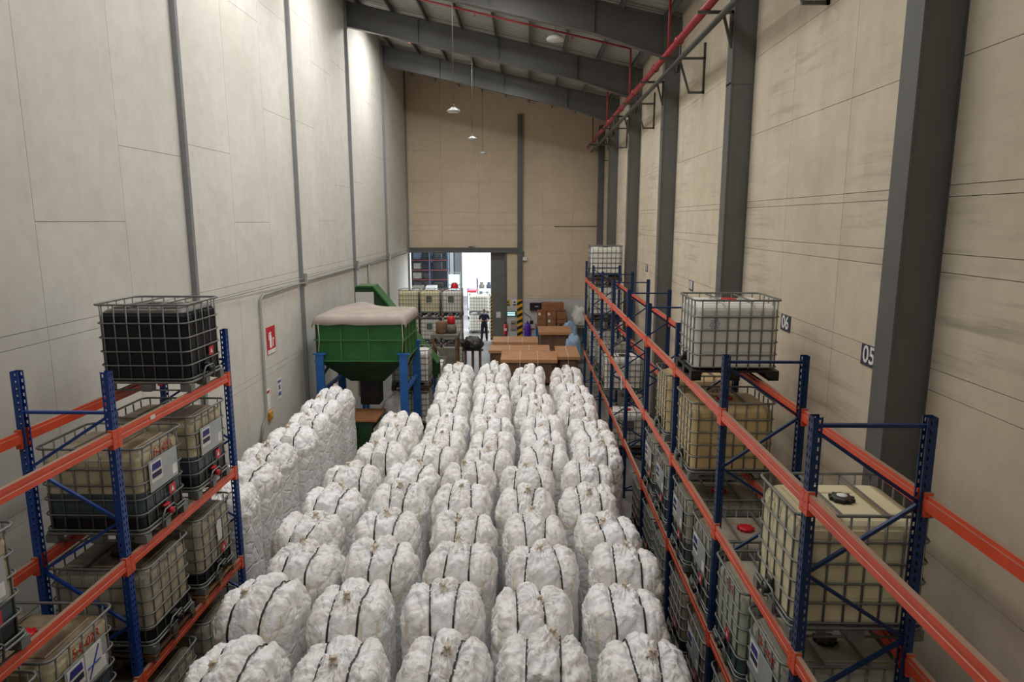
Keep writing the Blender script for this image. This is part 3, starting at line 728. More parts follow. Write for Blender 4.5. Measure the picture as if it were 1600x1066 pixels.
def tote(x, y, z, mat, label, rz=0.0, lid='black_plastic', base='galv', valve='black_plastic', plate=True, sticker=True, haz=True, writing=None, fplate=False, sz=1.0, group='liquid totes', vent=False):
    t = thing('bulk_liquid_tote', label, 'tote', (x, y, z+0.006), rz, group); t.scale = (1, 1, sz)
    link('tank', tank_of(mat), t); link('cage', CAGE, t); link('pallet_base', BASE[base], t)
    l = link('lid', LID[lid], t); link('top_bars', TOPB, t)
    if vent: link('vent_cap', VENT, l)
    v = link('valve', VALVE[valve], t); link('valve_guard', GUARD, t)
    if plate:
        p = link('label_plate', PLATE, t)
        if sticker: link('sticker', STICK, p); link('blue_print', ST1, p); link('navy_print', ST2, p); link('small_sticker', STICK2, p)
    if haz: h = link('red_sticker', HAZ, t); link('sticker_print', HAZ2, h)
    if fplate: link('front_plate', FPLATE, t)
    if writing:
        s, col = writing
        text('red_writing' if col == 'ink_red' else 'writing', s, 0.13, col, t, (-0.574, -0.05, 0.985), (PI/2, 0, -PI/2), 0.001, 0.002)
    return t
XT_R, XT_L = 2.93, -4.93
LZ = [0.0, 1.47, 2.92, 4.38]
R_, L2_ = 0.0, PI
LR, SR = 'long rack', 'short rack'
# long rack, third tier down to the floor
pl_ = thing('plastic_pallet', 'black plastic pallet under the tote with a red cap', 'pallet', (XT_R, 9.88, LZ[3]+0.003))
m = MB()
m.box(-0.61, 0.61, -0.5, 0.5, 0.115, 0.14)
m.build('deck', 'black_plastic', pl_)
for x in (-0.54, 0, 0.54):
    for y in (-0.43, 0, 0.43):
        m = MB(); m.box(x-0.07, x+0.07, y-0.07, y+0.07, 0.02, 0.115, 0.008); m.build('block', 'black_plastic', pl_)
for x in (-0.54, 0, 0.54):
    m = MB(); m.box(x-0.07, x+0.07, -0.5, 0.5, 0, 0.02); m.build('runner', 'black_plastic', pl_)
def caged(x, y, z, mat, label, **k): return tote(x, y, z, mat, label, **k)
t = tote(XT_R, 9.88, LZ[3]+0.02, 'tank_white', 'clean white tote with a red cap on the top tier of the long rack', lid='red_plastic', base='black_plastic', plate=False, haz=False, sz=0.97)
for ch in list(t.children):
    if ch.name.startswith('pallet_base') or ch.name.startswith('valve_guard'): bpy.data.objects.remove(ch)
m = MB()
for k in range(26):
    a = k*2.4; r = 0.07*math.sqrt((k+1)/26); m.lathe([(0.008, -0.002), (0.008, 0.002)], 6, (-0.31+r*math.cos(a), -0.474, 0.80+r*math.sin(a)*1.2), 'y')
m.build('blue_ink_stamp', 'sign_blue', t)
tote(XT_R, 25.55, LZ[3]+0.14, 'tank_white', 'white tote alone on the top tier at the far end of the long rack', plate=False)
pallet(XT_R, 25.55, LZ[3]+0.003, 'wood_dark', 'brown pallet under the topmost tote at the far end of the long rack')
tote(XT_R, 6.03, LZ[2], 'tank_cream', 'large clean cream tote with a black cap at the front of the long rack', plate=False, haz=False, vent=True, sz=1.04)
tote(XT_R, 9.82, LZ[2], 'tank_amber', 'amber tote directly under the plastic pallet in the long rack', lid='red_plastic', plate=False, haz=False)
tote(XT_R, 11.55, LZ[2], 'tank_amber', 'slim-looking amber tote standing alone one bay beyond the red-capped tote', plate=False, haz=False)
tote(XT_R, 25.3, LZ[2]+0.14, 'tank_white', 'white tote second from the top at the far end of the long rack', plate=False)
pallet(XT_R, 25.3, LZ[2]+0.003, 'wood_dark', 'brown pallet second from the top at the far end of the long rack')
tote(XT_R, 25.3, LZ[1], 'tank_white', 'white tote third from the top at the far end of the long rack', plate=False)
tote(XT_R, 20.4, LZ[1], 'tank_white', 'white tote on the first tier behind the empty upper bays', plate=False)
tote(XT_R, 22.4, LZ[1], 'tank_grey', 'grey white tote on the first tier behind the one near the empty bays', plate=False)
tote(XT_R, 19.06, 0.14, 'tank_white', 'white tote with a red cap on the floor level near the bag rows end', lid='red_plastic', plate=False, fplate=True)
pallet(XT_R, 19.06, 0, 'wood', 'pale pallet under the floor-level white tote with a red cap')
tote(XT_R, 7.32, LZ[1], 'tank_green', 'greenish white tote with red handwriting below and behind the big cream tote', lid='red_plastic', plate=False, writing=('8-12', 'ink_red'))
tote(XT_R, 6.12, LZ[1], 'tank_green', 'greenish white tote with a grey label plate directly below the big cream tote', writing=('5-3-02R', 'ink_red'), haz=False)
tote(XT_R, 8.55, LZ[1], 'tank_grey', 'dirty grey tote with a red cap in the second bay first tier', lid='red_plastic')
tote(XT_R, 9.85, LZ[1], 'tank_grey', 'dirty grey tote below the amber tote in the long rack', lid='red_plastic')
tote(XT_R, 11.25, LZ[1], 'tank_grey', 'grey tote with label plate in the third bay first tier, nearer one', writing=('R-11', 'ink_red'))
tote(XT_R, 12.4, LZ[1], 'tank_grey', 'grey tote with label plate in the third bay first tier, farther one')
tote(XT_R, 7.3, 0, 'tank_grey', 'grey tote on the floor at the front of the long rack, half hidden')
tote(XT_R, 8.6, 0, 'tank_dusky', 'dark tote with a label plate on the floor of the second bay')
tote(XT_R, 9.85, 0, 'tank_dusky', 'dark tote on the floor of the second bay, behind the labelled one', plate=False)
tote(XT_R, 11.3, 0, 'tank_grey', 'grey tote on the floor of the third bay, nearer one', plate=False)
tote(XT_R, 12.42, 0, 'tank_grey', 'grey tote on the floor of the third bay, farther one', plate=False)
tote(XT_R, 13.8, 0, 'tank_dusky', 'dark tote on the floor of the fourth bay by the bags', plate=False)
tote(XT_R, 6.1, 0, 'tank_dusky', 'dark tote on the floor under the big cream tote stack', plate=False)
# short rack
tote(XT_L, 9.02, LZ[3]+0.01, 'tank_black', 'blue-black full tote on the top tier of the short rack', L2_, plate=False, haz=True)
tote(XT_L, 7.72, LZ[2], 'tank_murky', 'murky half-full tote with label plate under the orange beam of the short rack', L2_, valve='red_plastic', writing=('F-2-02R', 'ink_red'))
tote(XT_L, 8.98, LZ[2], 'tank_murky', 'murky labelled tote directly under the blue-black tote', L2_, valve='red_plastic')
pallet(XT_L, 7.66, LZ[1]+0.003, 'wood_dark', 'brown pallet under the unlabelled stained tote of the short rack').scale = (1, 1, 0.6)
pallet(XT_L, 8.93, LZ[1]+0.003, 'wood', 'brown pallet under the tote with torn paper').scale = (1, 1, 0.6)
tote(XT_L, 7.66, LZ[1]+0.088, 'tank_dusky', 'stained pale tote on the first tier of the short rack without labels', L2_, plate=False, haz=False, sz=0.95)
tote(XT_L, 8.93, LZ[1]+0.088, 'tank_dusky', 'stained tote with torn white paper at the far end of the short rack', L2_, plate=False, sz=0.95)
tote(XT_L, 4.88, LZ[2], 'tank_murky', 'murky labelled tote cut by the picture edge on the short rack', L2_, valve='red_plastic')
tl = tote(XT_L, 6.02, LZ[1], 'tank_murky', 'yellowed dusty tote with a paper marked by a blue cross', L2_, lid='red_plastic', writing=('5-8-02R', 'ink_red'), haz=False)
m = MB(); m.box(-0.607, -0.603, -0.22, 0.04, 0.60, 0.92); pp = m.build('paper_sheet', 'paper', tl)
m = MB(); m.bar((-0.609, -0.17, 0.9), (-0.609, 0.01, 0.62), 0.004, 0.02, (1, 0, 0)); m.bar((-0.609, -0.18, 0.74), (-0.609, 0.02, 0.74), 0.004, 0.02, (1, 0, 0)); m.build('pen_cross', 'pen_blue', pp)
m = MB(); m.prism([(-0.1, 0.62), (0.02, 0.60), (0.05, 0.85), (0.0, 0.92), (-0.1, 0.9)], -0.607, -0.602, 'yz')
for o in C.objects:
    if o.get('label') == 'stained tote with torn white paper at the far end of the short rack': m.build('torn_paper', 'paper', o)
tote(XT_L, 4.92, LZ[1], 'tank_dusky', 'dark tote behind the cross-marked tote at the picture edge', L2_, plate=False)
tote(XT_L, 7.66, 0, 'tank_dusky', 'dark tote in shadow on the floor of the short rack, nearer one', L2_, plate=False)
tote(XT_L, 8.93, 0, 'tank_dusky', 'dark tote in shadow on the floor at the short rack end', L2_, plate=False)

# ------------------------------------------------------------------ white bulk bags
def bag_shape(seed):
    rnd = random.Random(seed); NU = 120
    off = Vector((rnd.uniform(-50, 50), rnd.uniform(-50, 50), rnd.uniform(-50, 50)))
    sx = [-0.155+rnd.uniform(-0.04, 0.03), 0.155+rnd.uniform(-0.03, 0.04)]
    tilt = [rnd.uniform(-0.18, 0.18) for _ in range(2)]
    kx, ky = rnd.uniform(-0.14, 0.14), rnd.uniform(-0.2, 0.12)
    nf = rnd.choice((15, 18, 21)); ph = rnd.uniform(0, 6)
    lob = [rnd.uniform(-0.03, 0.05) for _ in range(3)]
    rings = []
    zs = [0.0, 0.03, 0.12, 0.3, 0.5, 0.7, 0.88, 1.0, 1.1, 1.2, 1.28, 1.36, 1.43, 1.5, 1.56, 1.62, 1.67]
    for z in zs: rings.append((z, 0.97 - (0.06 if z < 0.02 else 0) + 0.045*math.sin(PI*min(1, z/1.67)), 0))
    rl = [0.985, 0.965, 0.94, 0.91, 0.875, 0.835, 0.79, 0.745, 0.70, 0.655, 0.61, 0.565, 0.52, 0.475, 0.43, 0.385, 0.34, 0.295, 0.25, 0.205, 0.16, 0.12, 0.08, 0.04, 0.0]
    for rr in rl: rings.append((1.67+0.34*(1-rr**4.4)**0.6, rr, 1-rr*0.999 if rr < 0.9 else (1-rr)+0.0001))
    V = []
    for zi, (z, rf, t) in enumerate(rings):
        for u in range(NU):
            a = 2*PI*u/NU; c, s = math.cos(a), math.sin(a)
            e = 3.6-0.8*t
            rad = 1.0/((abs(c)**e+abs(s)**e)**(1/e))
            x, y = 0.485*rad*rf*c, 0.485*rad*rf*s
            zz = z
            p = Vector((x, y, zz))
            if zi >= 3:
                # loose cloth: broad dents, then creases
                d = noise.noise(p*2.1+off)*0.030
                q = Vector((p.x*5.0, p.y*5.0, p.z*(13.0 if t == 0 else 6.0)))+off
                cr = (1.0-abs(noise.noise(q))*2.0)
                q2 = p*11.0+off*1.3
                cr2 = (1.0-abs(noise.noise(q2))*2.2)
                amp = 0.006 if z < 1.2 else (0.006+0.012*(z-1.2)/0.47 if t == 0 else 0.029)
                q3 = Vector((p.x*8.0, p.y*8.0, p.z*8.0))+off*0.7
                cr3 = max(0.0, 1.0-abs(noise.noise(q3))*3.5)
                disp = d + amp*cr*0.9 + amp*0.55*cr2 + amp*0.8*cr3
                nrm = Vector((c, s, 0)) if t == 0 else Vector((c*(1-t), s*(1-t), 0.3+t)).normalized()
                p += nrm*disp
            # upper body pulls in under the corner loops
            if t > 0:
                w = min(1, t*5.0)
                # lobes swell between the straps
                k0 = sx[0]+tilt[0]*y; k1 = sx[1]+tilt[1]*y
                if x < k0: lo = 0; ctr = (-0.64+k0)/2; hw = (k0+0.64)/2
                elif x < k1: lo = 1; ctr = (k0+k1)/2; hw = (k1-k0)/2
                else: lo = 2; ctr = (k1+0.64)/2; hw = (0.64-k1)/2
                puff = max(0, 1-((x-ctr)/max(hw, 0.05))**2)
                p.z += w*(0.075*math.sqrt(puff)+lob[lo]*puff)*(1-0.1*t)
                g = min(abs(x-k0), abs(x-k1)); p.z -= w*0.045*math.exp(-(g/0.035)**2)
                # gathers round the tied neck
                dx, dy = x-kx, y-ky; r = math.hypot(dx, dy); th = math.atan2(dy, dx)
                fold = math.cos(th*nf+ph+4*noise.noise(Vector((dx*3, dy*3, 0))+off))
                p.z += w*(0.020*fold*math.exp(-((r-0.13)/0.17)**2) + 0.035*math.exp(-(r/0.11)**2) - 0.03*math.exp(-((r-0.07)/0.05)**2))
                p.z += w*(0.035*noise.noise(Vector((x*6, y*6, 3))+off)+0.05*noise.noise(Vector((x*2.5, y*2.5, 9))+off))
            elif z > 1.0:
                w = (z-1.0)/0.67
                for kk in sx:
                    g = abs(x-kk)
                    if abs(y) > 0.3: p.y -= math.copysign(1, y)*w*0.02*math.exp(-(g/0.03)**2)
            V.append(p)
    nr = len(rings); F = []
    for i in range(nr-1):
        for u in range(NU): F.append((i*NU+u, i*NU+(u+1) % NU, (i+1)*NU+(u+1) % NU, (i+1)*NU+u))
    F.append(tuple(range(NU-1, -1, -1)))
    # merge pole
    top = Vector((0, 0, 0))
    for u in range(NU): top += V[(nr-1)*NU+u]
    top /= NU
    for u in range(NU): V[(nr-1)*NU+u] = top.copy()
    me = bpy.data.meshes.new('bulk_bag'); me.from_pydata([tuple(v) for v in V], [], F)
    bm = bmesh.new(); bm.from_mesh(me); bmesh.ops.remove_doubles(bm, verts=bm.verts, dist=1e-5); bmesh.ops.recalc_face_normals(bm, faces=bm.faces)
    for f in bm.faces: f.smooth = True
    bm.to_mesh(me); bv = BVHTree.FromBMesh(bm); bm.free()
    me.materials.append(MATS['woven_white'])
    def hit_top(x, y):
        h = bv.ray_cast(Vector((x, y, 3)), Vector((0, 0, -1))); return h[0]
    def hit_side(x, z, s):
        h = bv.ray_cast(Vector((x, s*1.2, z)), Vector((0, -s, 0))); return h[0]
    straps = []
    for i in range(2):
        P = []; x0 = sx[i]
        for k in range(22):
            h = hit_side(x0-tilt[i]*0.46, 0.3+0.06*k, -1)
            if h: P.append(h+Vector((0, -0.012, 0)))
        for k in range(1, 60):
            f = PI*k/60; dv = Vector((0, -math.cos(f), math.sin(f))); o_ = Vector((0, 0, 1.56))+dv*1.6
            o_.x = x0+tilt[i]*(-0.46*math.cos(f))
            h = bv.ray_cast(o_, -dv)[0]
            if h: P.append(h+dv*0.017)
        for k in range(22):
            h = hit_side(x0+tilt[i]*0.46, 1.56-0.06*k, 1)
            if h: P.append(h+Vector((0, 0.012, 0)))
        for _ in range(2): P = [P[0]]+[(P[k-1]+P[k]*2+P[k+1])/4 for k in range(1, len(P)-1)]+[P[-1]]
        m = MB(); w = 0.0125; VV = []; FF = []
        for k, p in enumerate(P):
            a = P[max(0, k-1)]; b = P[min(len(P)-1, k+1)]; d = (b-a).normalized(); nn = Vector((1, 0, 0)).cross(d)
            for sgn, o in ((-1, 0), (1, 0), (1, -0.006), (-1, -0.006)): VV.append(p+Vector((sgn*w, 0, 0))+nn*(-o if nn.z < 0 or True else o)*-1)
        for k in range(len(P)-1):
            for q in range(4): FF.append((k*4+q, k*4+(q+1) % 4, k*4+4+(q+1) % 4, k*4+4+q))
        m.add(VV, FF, False); straps.append(m.mesh('strap', 'black_strap'))
    # tied neck
    h = hit_top(kx, ky) or Vector((kx, ky, 2.1)); m = MB()
    nk = 14; VV = []; FF = []
    tip = rnd.uniform(-0.05, 0.05)
    for i, (r, z) in enumerate(((0.06, -0.03), (0.034, 0.0), (0.02, 0.012), (0.024, 0.022), (0.04, 0.036), (0.034, 0.044))):
        for u in range(nk):
            a = 2*PI*u/nk; rr = r*(1+0.32*math.cos(a*5+seed)*(1 if i != 2 else 0.2))
            VV.append((h.x+rr*math.cos(a)+tip*max(0, z)*8, h.y+rr*math.sin(a)-max(0, z)*0.5, h.z+z+0.012*math.sin(a*3+seed)))
    for i in range(5):
        for u in range(nk): FF.append((i*nk+u, i*nk+(u+1) % nk, (i+1)*nk+(u+1) % nk, (i+1)*nk+u))
    FF.append(tuple(5*nk+u for u in range(nk))); m.add(VV, FF, True); knot = m.mesh('tied_neck', 'knot_beige')
    # lifting loops: flat bands hanging from the corners across front and back shoulders
    loops = []
    for (cxn, s) in ((-1, -1), (1, -1), (-1, 1), (1, 1)):
        xc = cxn*rnd.uniform(0.27, 0.36); hw = rnd.uniform(0.06, 0.12); dep = rnd.uniform(0.2, 0.38); zt = rnd.uniform(1.86, 1.98)
        P = []
        for k in range(13):
            a = PI*k/12; x = xc-hw*math.cos(a); z = zt-dep*math.sin(a)**0.7+0.03*(k/12-0.5)*cxn
            hh = bv.ray_cast(Vector((x, s*1.4, z+0.42)), Vector((0, -s, -0.42)).normalized())[0]
            if hh and abs(hh.y) > 0.15: P.append(hh+Vector((0, s*0.009, 0.006)))
        if len(P) < 6: continue
        m = MB(); VV = []; FF = []
        for k, p in enumerate(P):
            a = P[max(0, k-1)]; b = P[min(len(P)-1, k+1)]; d = (b-a).normalized(); sd = d.cross(Vector((0, s, 0.3))).normalized()*0.010
            nn = Vector((0, s, 0.3)).normalized()*0.006
            VV += [p-sd, p+sd, p+sd+nn, p-sd+nn]
        for k in range(len(P)-1):
            for q in range(4): FF.append((k*4+q, k*4+(q+1) % 4, k*4+4+(q+1) % 4, k*4+4+q))
        m.add(VV, FF, False); loops.append(m.mesh('lifting_loop', 'loop_cream'))
    return me, straps, knot, loops
PROTO = [bag_shape(11+k) for k in range(9)]
ROWS = [
 [(-3.04, 6.36), (-1.93, 6.37), (-0.82, 6.45), (0.18, 6.42), (1.26, 6.48)],
 [(-3.18, 7.52), (-2.10, 7.58), (-0.98, 7.55), (0.09, 7.54), (1.20, 7.56)],
 [(-3.01, 8.60), (-1.96, 8.68), (-0.87, 8.62), (0.24, 8.62), (1.36, 8.64)],
 [(-3.30, 9.70), (-2.08, 9.74), (-0.91, 9.66), (0.14, 9.66), (1.25, 9.69)],
 [(-3.22, 10.68), (-2.16, 10.82), (-1.08, 10.70), (0.0, 10.72), (1.06, 10.72)],
 [(-3.12, 11.72), (-2.08, 11.86), (-1.03, 11.80), (0.04, 11.80), (1.14, 11.76)],
 [(-2.87, 12.86), (-1.83, 12.92), (-0.73, 12.84), (0.36, 12.84), (1.42, 12.83)],
 [(-2.82, 13.92), (-1.78, 13.99), (-0.71, 13.90), (0.37, 13.91), (1.46, 13.88)],
 [(-2.85, 15.00), (-1.8, 15.04), (-0.74, 14.97), (0.38, 14.98), (1.45, 14.92)],
 [(-1.91, 16.08), (-0.85, 16.02), (0.22, 16.02), (1.26, 15.98)],
 [(-1.92, 17.12), (-0.84, 17.08), (0.27, 17.08), (1.32, 17.02)],
 [(-1.98, 18.18), (-0.94, 18.14), (0.10, 18.12), (1.27, 18.10)],
 [(-2.09, 19.40), (-1.02, 19.36), (0.04, 19.16), (1.19, 19.2)],
 [(-2.07, 20.50), (-0.96, 20.6), (0.11, 20.40), (1.26, 20.5)]]
ZS = {(0, 2): 1.01}
rb = random.Random(21)
def ordn(k): return nth[k]
BAGS = []
def place_bag(x, y, zs, label, group, z0=0.0, wid=1.0):
    k = rb.randrange(len(PROTO))
    if BAGS and BAGS[-1] == k: k = (k+1) % len(PROTO)
    BAGS.append(k)
    me, st, kn, lp = PROTO[k]
    o = link('bulk_bag', me, None, (x, y, z0), (0, 0, (PI if rb.random() < 0.4 else 0)+rb.uniform(-0.05, 0.05)))
    o.scale = (wid*0.985, wid*0.985, zs); tag(o, label, 'bag', group)
    for s in st: link('strap', s, o)
    link('tied_neck', kn, o)
    for l in lp: link('lifting_loop', l, o)
    return o
allb = [[x, y] for row in ROWS for x, y in row]
for it in range(60):
    for i in range(len(allb)):
        for j in range(i):
            a, b = allb[i], allb[j]; dx, dy = a[0]-b[0], a[1]-b[1]; px, py = 1.04-abs(dx), 1.05-abs(dy)
            if px > 0 and py > 0:
                if px < py: s_ = math.copysign(px*0.25, dx); a[0] += s_; b[0] -= s_
                else: s_ = math.copysign(py*0.25, dy); a[1] += s_; b[1] -= s_
q_ = iter(allb); ROWS = [[tuple(next(q_)) for _ in row] for row in ROWS]
for r, row in enumerate(ROWS):
    n = len(row)
    for c, (x, y) in enumerate(row):
        k = n-1-c
        where = 'next to the long rack' if k == 0 else f'{ordn(k)} from the long rack'
        where = 'next to the long rack' if k == 0 else f'{ordn(k)} bag from the long rack'
        place_bag(x, y, 1.035+rb.uniform(-0.03, 0.03), f'white bulk bag in the {ordn(r)} row from the front, {where}', 'white bulk bags in rows', 0.0, 1.0)
LFT = [(-4.98, 17.15), (-5.0, 16.05), (-4.93, 14.9), (-4.95, 13.8), (-5.05, 12.72), (-4.98, 11.62), (-4.95, 10.52)]
for k, (x, y) in enumerate(LFT):
    place_bag(x, y, 1.0, f'white bulk bag in the single file along the plaster wall, {ordn(k)} from the hopper', 'white bulk bags along the wall', 0.144, 1.0)
    pallet(x, y, 0.0 if k < 3 else -0.0, 'wood_orange' if k < 2 else 'wood', f'pallet under the {ordn(k)} wall-side bag from the hopper', 0, 1.1, 1.04, 'pallets under the wall file') if k < 3 else pallet(x, y, -0.0, 'wood', f'pallet under the {ordn(k)} wall-side bag from the hopper', 0, 1.1, 1.04, 'pallets under the wall file')

# ------------------------------------------------------------------ green hopper
t = thing('feed_hopper', 'green steel hopper on blue legs under a dusty tarpaulin', 'hopper', (0, 0, 0))
hx0, hx1, hy0, hy1, hz0, hz1 = -5.76, -3.33, 18.35, 20.5, 2.78, 3.92
m = MB()
th = 0.03
m.box(hx0, hx1, hy0, hy0+th, hz0, hz1); m.box(hx0, hx1, hy1-th, hy1, hz0, hz1); m.box(hx0, hx0+th, hy0, hy1, hz0, hz1); m.box(hx1-th, hx1, hy0, hy1, hz0, hz1)
m.build('bin', 'hopper_green', t)
m = MB()
a = [(hx0, hy0, hz0), (hx1, hy0, hz0), (hx1, hy1, hz0), (hx0, hy1, hz0)]
b = [(-5.0, 19.0, 2.05), (-4.05, 19.0, 2.05), (-4.05, 19.9, 2.05), (-5.0, 19.9, 2.05)]
m.add(a+b, [(0, 1, 5, 4), (1, 2, 6, 5), (2, 3, 7, 6), (3, 0, 4, 7), (4, 5, 6, 7)]); m.build('cone', 'green_dark', t)
m = MB(); m.box(-4.8, -4.25, 19.2, 19.75, 1.3, 2.06); m.build('outlet_chute', 'black_plastic', t)
def rib(*a): m = MB(); m.box(*a); m.build('rib', 'hopper_rib', t)
for z in (hz0-0.02, 3.34): 
    rib(hx0-0.05, hx1+0.05, hy0-0.045, hy0, z, z+0.035); rib(hx1, hx1+0.045, hy0, hy1, z, z+0.035); rib(hx0-0.045, hx0, hy0, hy1, z, z+0.035)
for x in (-5.06, -4.3): rib(x-0.02, x+0.02, hy0-0.03, hy0, hz0, hz1-0.22)
for y in (18.95, 19.55, 20.1): rib(hx1, hx1+0.03, y-0.02, y+0.02, hz0, hz1-0.22)
for x, y in ((hx0+0.1, hy0), (hx1-0.02, hy0), (hx0+0.1, hy1), (hx1-0.02, hy1)):
    m = MB(); m.box(x-0.11, x+0.11, y-0.11, y-0.085, 0, 2.98); m.box(x-0.11, x+0.11, y-0.045, y-0.02, 0, 2.98); m.box(x-0.012, x+0.012, y-0.09, y-0.04, 0, 2.98); m.box(x-0.17, x+0.17, y-0.13, y-0.0, 2.96, 3.0); m.box(x-0.15, x+0.15, y-0.15, y+0.02, 0, 0.02)
    m.build('leg', 'leg_blue', t)
for (x, ya) in ((hx1-0.02, hy0), (hx0+0.1, hy0)):
    m = MB(); m.bar((x, hy0-0.03, 2.3), (x, hy1-0.1, 2.75), 0.06, 0.06); m.build('brace', 'green_dark', t); m = MB(); m.bar((x, hy0-0.03, 1.9), (x, hy1-0.1, 1.9), 0.08, 0.1); m.build('brace', 'leg_blue', t)
# tarpaulin: sagging sheet with drooped hem and a peak towards the conveyor hood
m = MB(); NX, NY = 40, 30; V = []; F = []
for j in range(NY+1):
    for i in range(NX+1):
        u, v = i/NX, j/NY
        x = hx0-0.08+(hx1-hx0+0.16)*u; y = hy0-0.07+(hy1-hy0+0.14)*v
        z = hz1+0.065
        e = min(u, 1-u, v, 1-v)
        z += 0.07*min(1, e*6)*(1-0.6*math.sin(PI*u)*math.sin(PI*v)) + 0.025*noise.noise(Vector((x*3, y*3, 1)))*min(1, e*8)
        pk = math.exp(-(((x+4.95)/0.42)**2+((y-20.7)/0.6)**2)); z += 0.18*pk
        if e < 0.001:
            z -= 0.20+0.04*noise.noise(Vector((x*2, y*2, 5)))
        elif e < 0.034: z -= 0.02
        if (i in (0, NX)) and (j in (0, NY)): z -= 0.10
        V.append((x, y, z))
for j in range(NY):
    for i in range(NX): F.append((j*(NX+1)+i, j*(NX+1)+i+1, (j+1)*(NX+1)+i+1, (j+1)*(NX+1)+i))
m.add(V, F, True); tp = m.build('tarpaulin', 'tarp', None); tag(tp, 'dusty beige tarpaulin sagging over the green hopper', 'tarpaulin')
so = tp.modifiers.new('thick', 'SOLIDIFY'); so.thickness = 0.012; so.offset = 1
for i, (x, y) in enumerate(((hx0+0.1, hy0-0.075), (hx1-0.03, hy0-0.075))):
    m = MB(); m.tube([(x, y, hz1-0.1), (x+0.02, y, 3.4), (x+0.01, y-0.09, 3.06)], 0.008, 5); m.build('tie_rope', 'loop_cream', tp)
# conveyor behind the hopper
t = thing('incline_conveyor', 'green inclined conveyor with a hood rising behind the hopper', 'conveyor', (0, 0, 0))
m = MB(); pl = [(-5.55, 4.45), (-4.95, 4.45), (-2.9, 1.9), (-2.9, 1.45), (-3.3, 1.45), (-4.9, 3.6), (-5.55, 3.6)]
m.prism(pl, 22.0, 22.05, 'xz'); m.prism(pl, 22.6, 22.65, 'xz'); m.build('side_panel', 'green_dark', t)
m = MB(); m.bar((-5.5, 22.32, 4.48), (-4.93, 22.32, 4.48), 0.75, 0.05); m.bar((-4.95, 22.32, 4.47), (-2.9, 22.32, 1.93), 0.75, 0.05); m.build('cover', 'hopper_green', t)
m = MB(); m.bar((-4.9, 22.32, 3.65), (-3.2, 22.32, 1.45), 0.55, 0.03); m.build('belt', 'black_plastic', t)
m = MB(); m.box(-5.52, -4.93, 21.93, 21.99, 3.7, 4.3); m.build('canvas_flap', 'tarp_pale', t)
for x, zt in ((-5.4, 3.6), (-3.1, 1.5)):
    for y in (22.05, 22.6):
        m = MB(); m.box(x-0.05, x+0.05, y-0.05, y+0.05, 0, zt); m.build('leg', 'leg_blue', t)
# wrapped pallet load and loose film under the hopper
t = thing('wrapped_pallet_load', 'cardboard lidded load wrapped in clear film below the hopper', 'pallet load', (-4.6, 18.45, 0))
m = MB(); m.box(-0.35, 0.42, -0.6, 0.6, 0.146, 1.18, 0.02); m.build('wrapped_stack', 'green_dark', t)
m = MB(); m.box(-0.45, 0.55, -0.62, 0.62, 1.18, 1.22); m.build('cardboard_lid', 'card_brown', t)
m = MB(); m.add([(0.46, -0.62, 0.15), (0.75, -0.7, 0.01), (0.72, 0.6, 0.01), (0.47, 0.62, 1.0), (0.46, -0.62, 1.0), (0.6, -0.65, 0.5)], [(0, 1, 5), (1, 2, 3, 5), (5, 3, 4), (0, 5, 4)]); m.build('film_skirt', 'film', t)
t_ = pallet(-4.57, 18.45, 0, 'wood', 'pallet under the film-wrapped load below the hopper', 0, 0.9, 1.2); t_.scale = (0.9, 0.95, 1)
def crumple(name, label, cat, x, y, z, sx, sy, sz, mat, seed, amp=0.25, group=None, rot=0):
    bm = bmesh.new(); bmesh.ops.create_icosphere(bm, subdivisions=4, radius=1.0)
    for v in bm.verts:
        p = v.co.copy(); n_ = 1+amp*(noise.noise(p*1.6+Vector((seed, 0, 0)))+0.6*(1-2*abs(noise.noise(p*3.5+Vector((0, seed, 0))))))-amp*0.3
        v.co = Vector((p.x*sx*n_, p.y*sy*n_, max(-0.62, p.z*n_)*sz))
    zmin = min(v.co.z for v in bm.verts)
    for v in bm.verts: v.co.z -= zmin
    for f in bm.faces: f.smooth = True
    me = bpy.data.meshes.new(name); bm.to_mesh(me); bm.free(); me.materials.append(MATS[mat])
    o = link(name, me, None, (x, y, z), (0, 0, rot)); return tag(o, label, cat, group)
crumple('plastic_film_heap', 'heap of crumpled pale plastic film behind the load under the hopper', 'plastic film', -3.9, 19.5, 0, 0.42, 0.4, 0.95, 'film', 3)
crumple('plastic_film_heap', 'small bundle of pale film by the blue hopper leg', 'plastic film', -3.05, 17.6, 0.145, 0.26, 0.26, 0.5, 'film', 8)
# totes beside and behind the hopper
def stack(x, y, n, mats, lab, **k):
    z = 0.0
    for i in range(n):
        pallet(x, y, z, 'wood_dark', f'brown pallet {["at the foot", "at mid height", "near the top"][i]} {lab}', 0); z += 0.142
        tote(x, y, z, mats[i], f'white tote {["lowest", "second", "topmost"][i]} {lab}', plate=False, haz=False, fplate=k.get('fp', (0, 0, 0))[i]); z += 1.172
stack(-3.62, 21.3, 2, ['tank_white', 'tank_white'], 'in the pair just behind the hopper leg')
tote(-3.45, 23.6, 0.6, 'tank_white', 'white tote raised on a stand beside the conveyor foot', plate=False, haz=False)
t = thing('low_stand', 'dark low stand under the white tote by the conveyor', 'stand', (-3.45, 23.6, 0))
m = MB(); m.box(-0.6, 0.6, -0.5, 0.5, 0.54, 0.6); m.build('top', 'wood_dark', t)
for x in (-0.5, 0.5):
    for y in (-0.42, 0.42): m = MB(); m.box(x-0.05, x+0.05, y-0.05, y+0.05, 0, 0.54); m.build('leg', 'wood_dark', t)
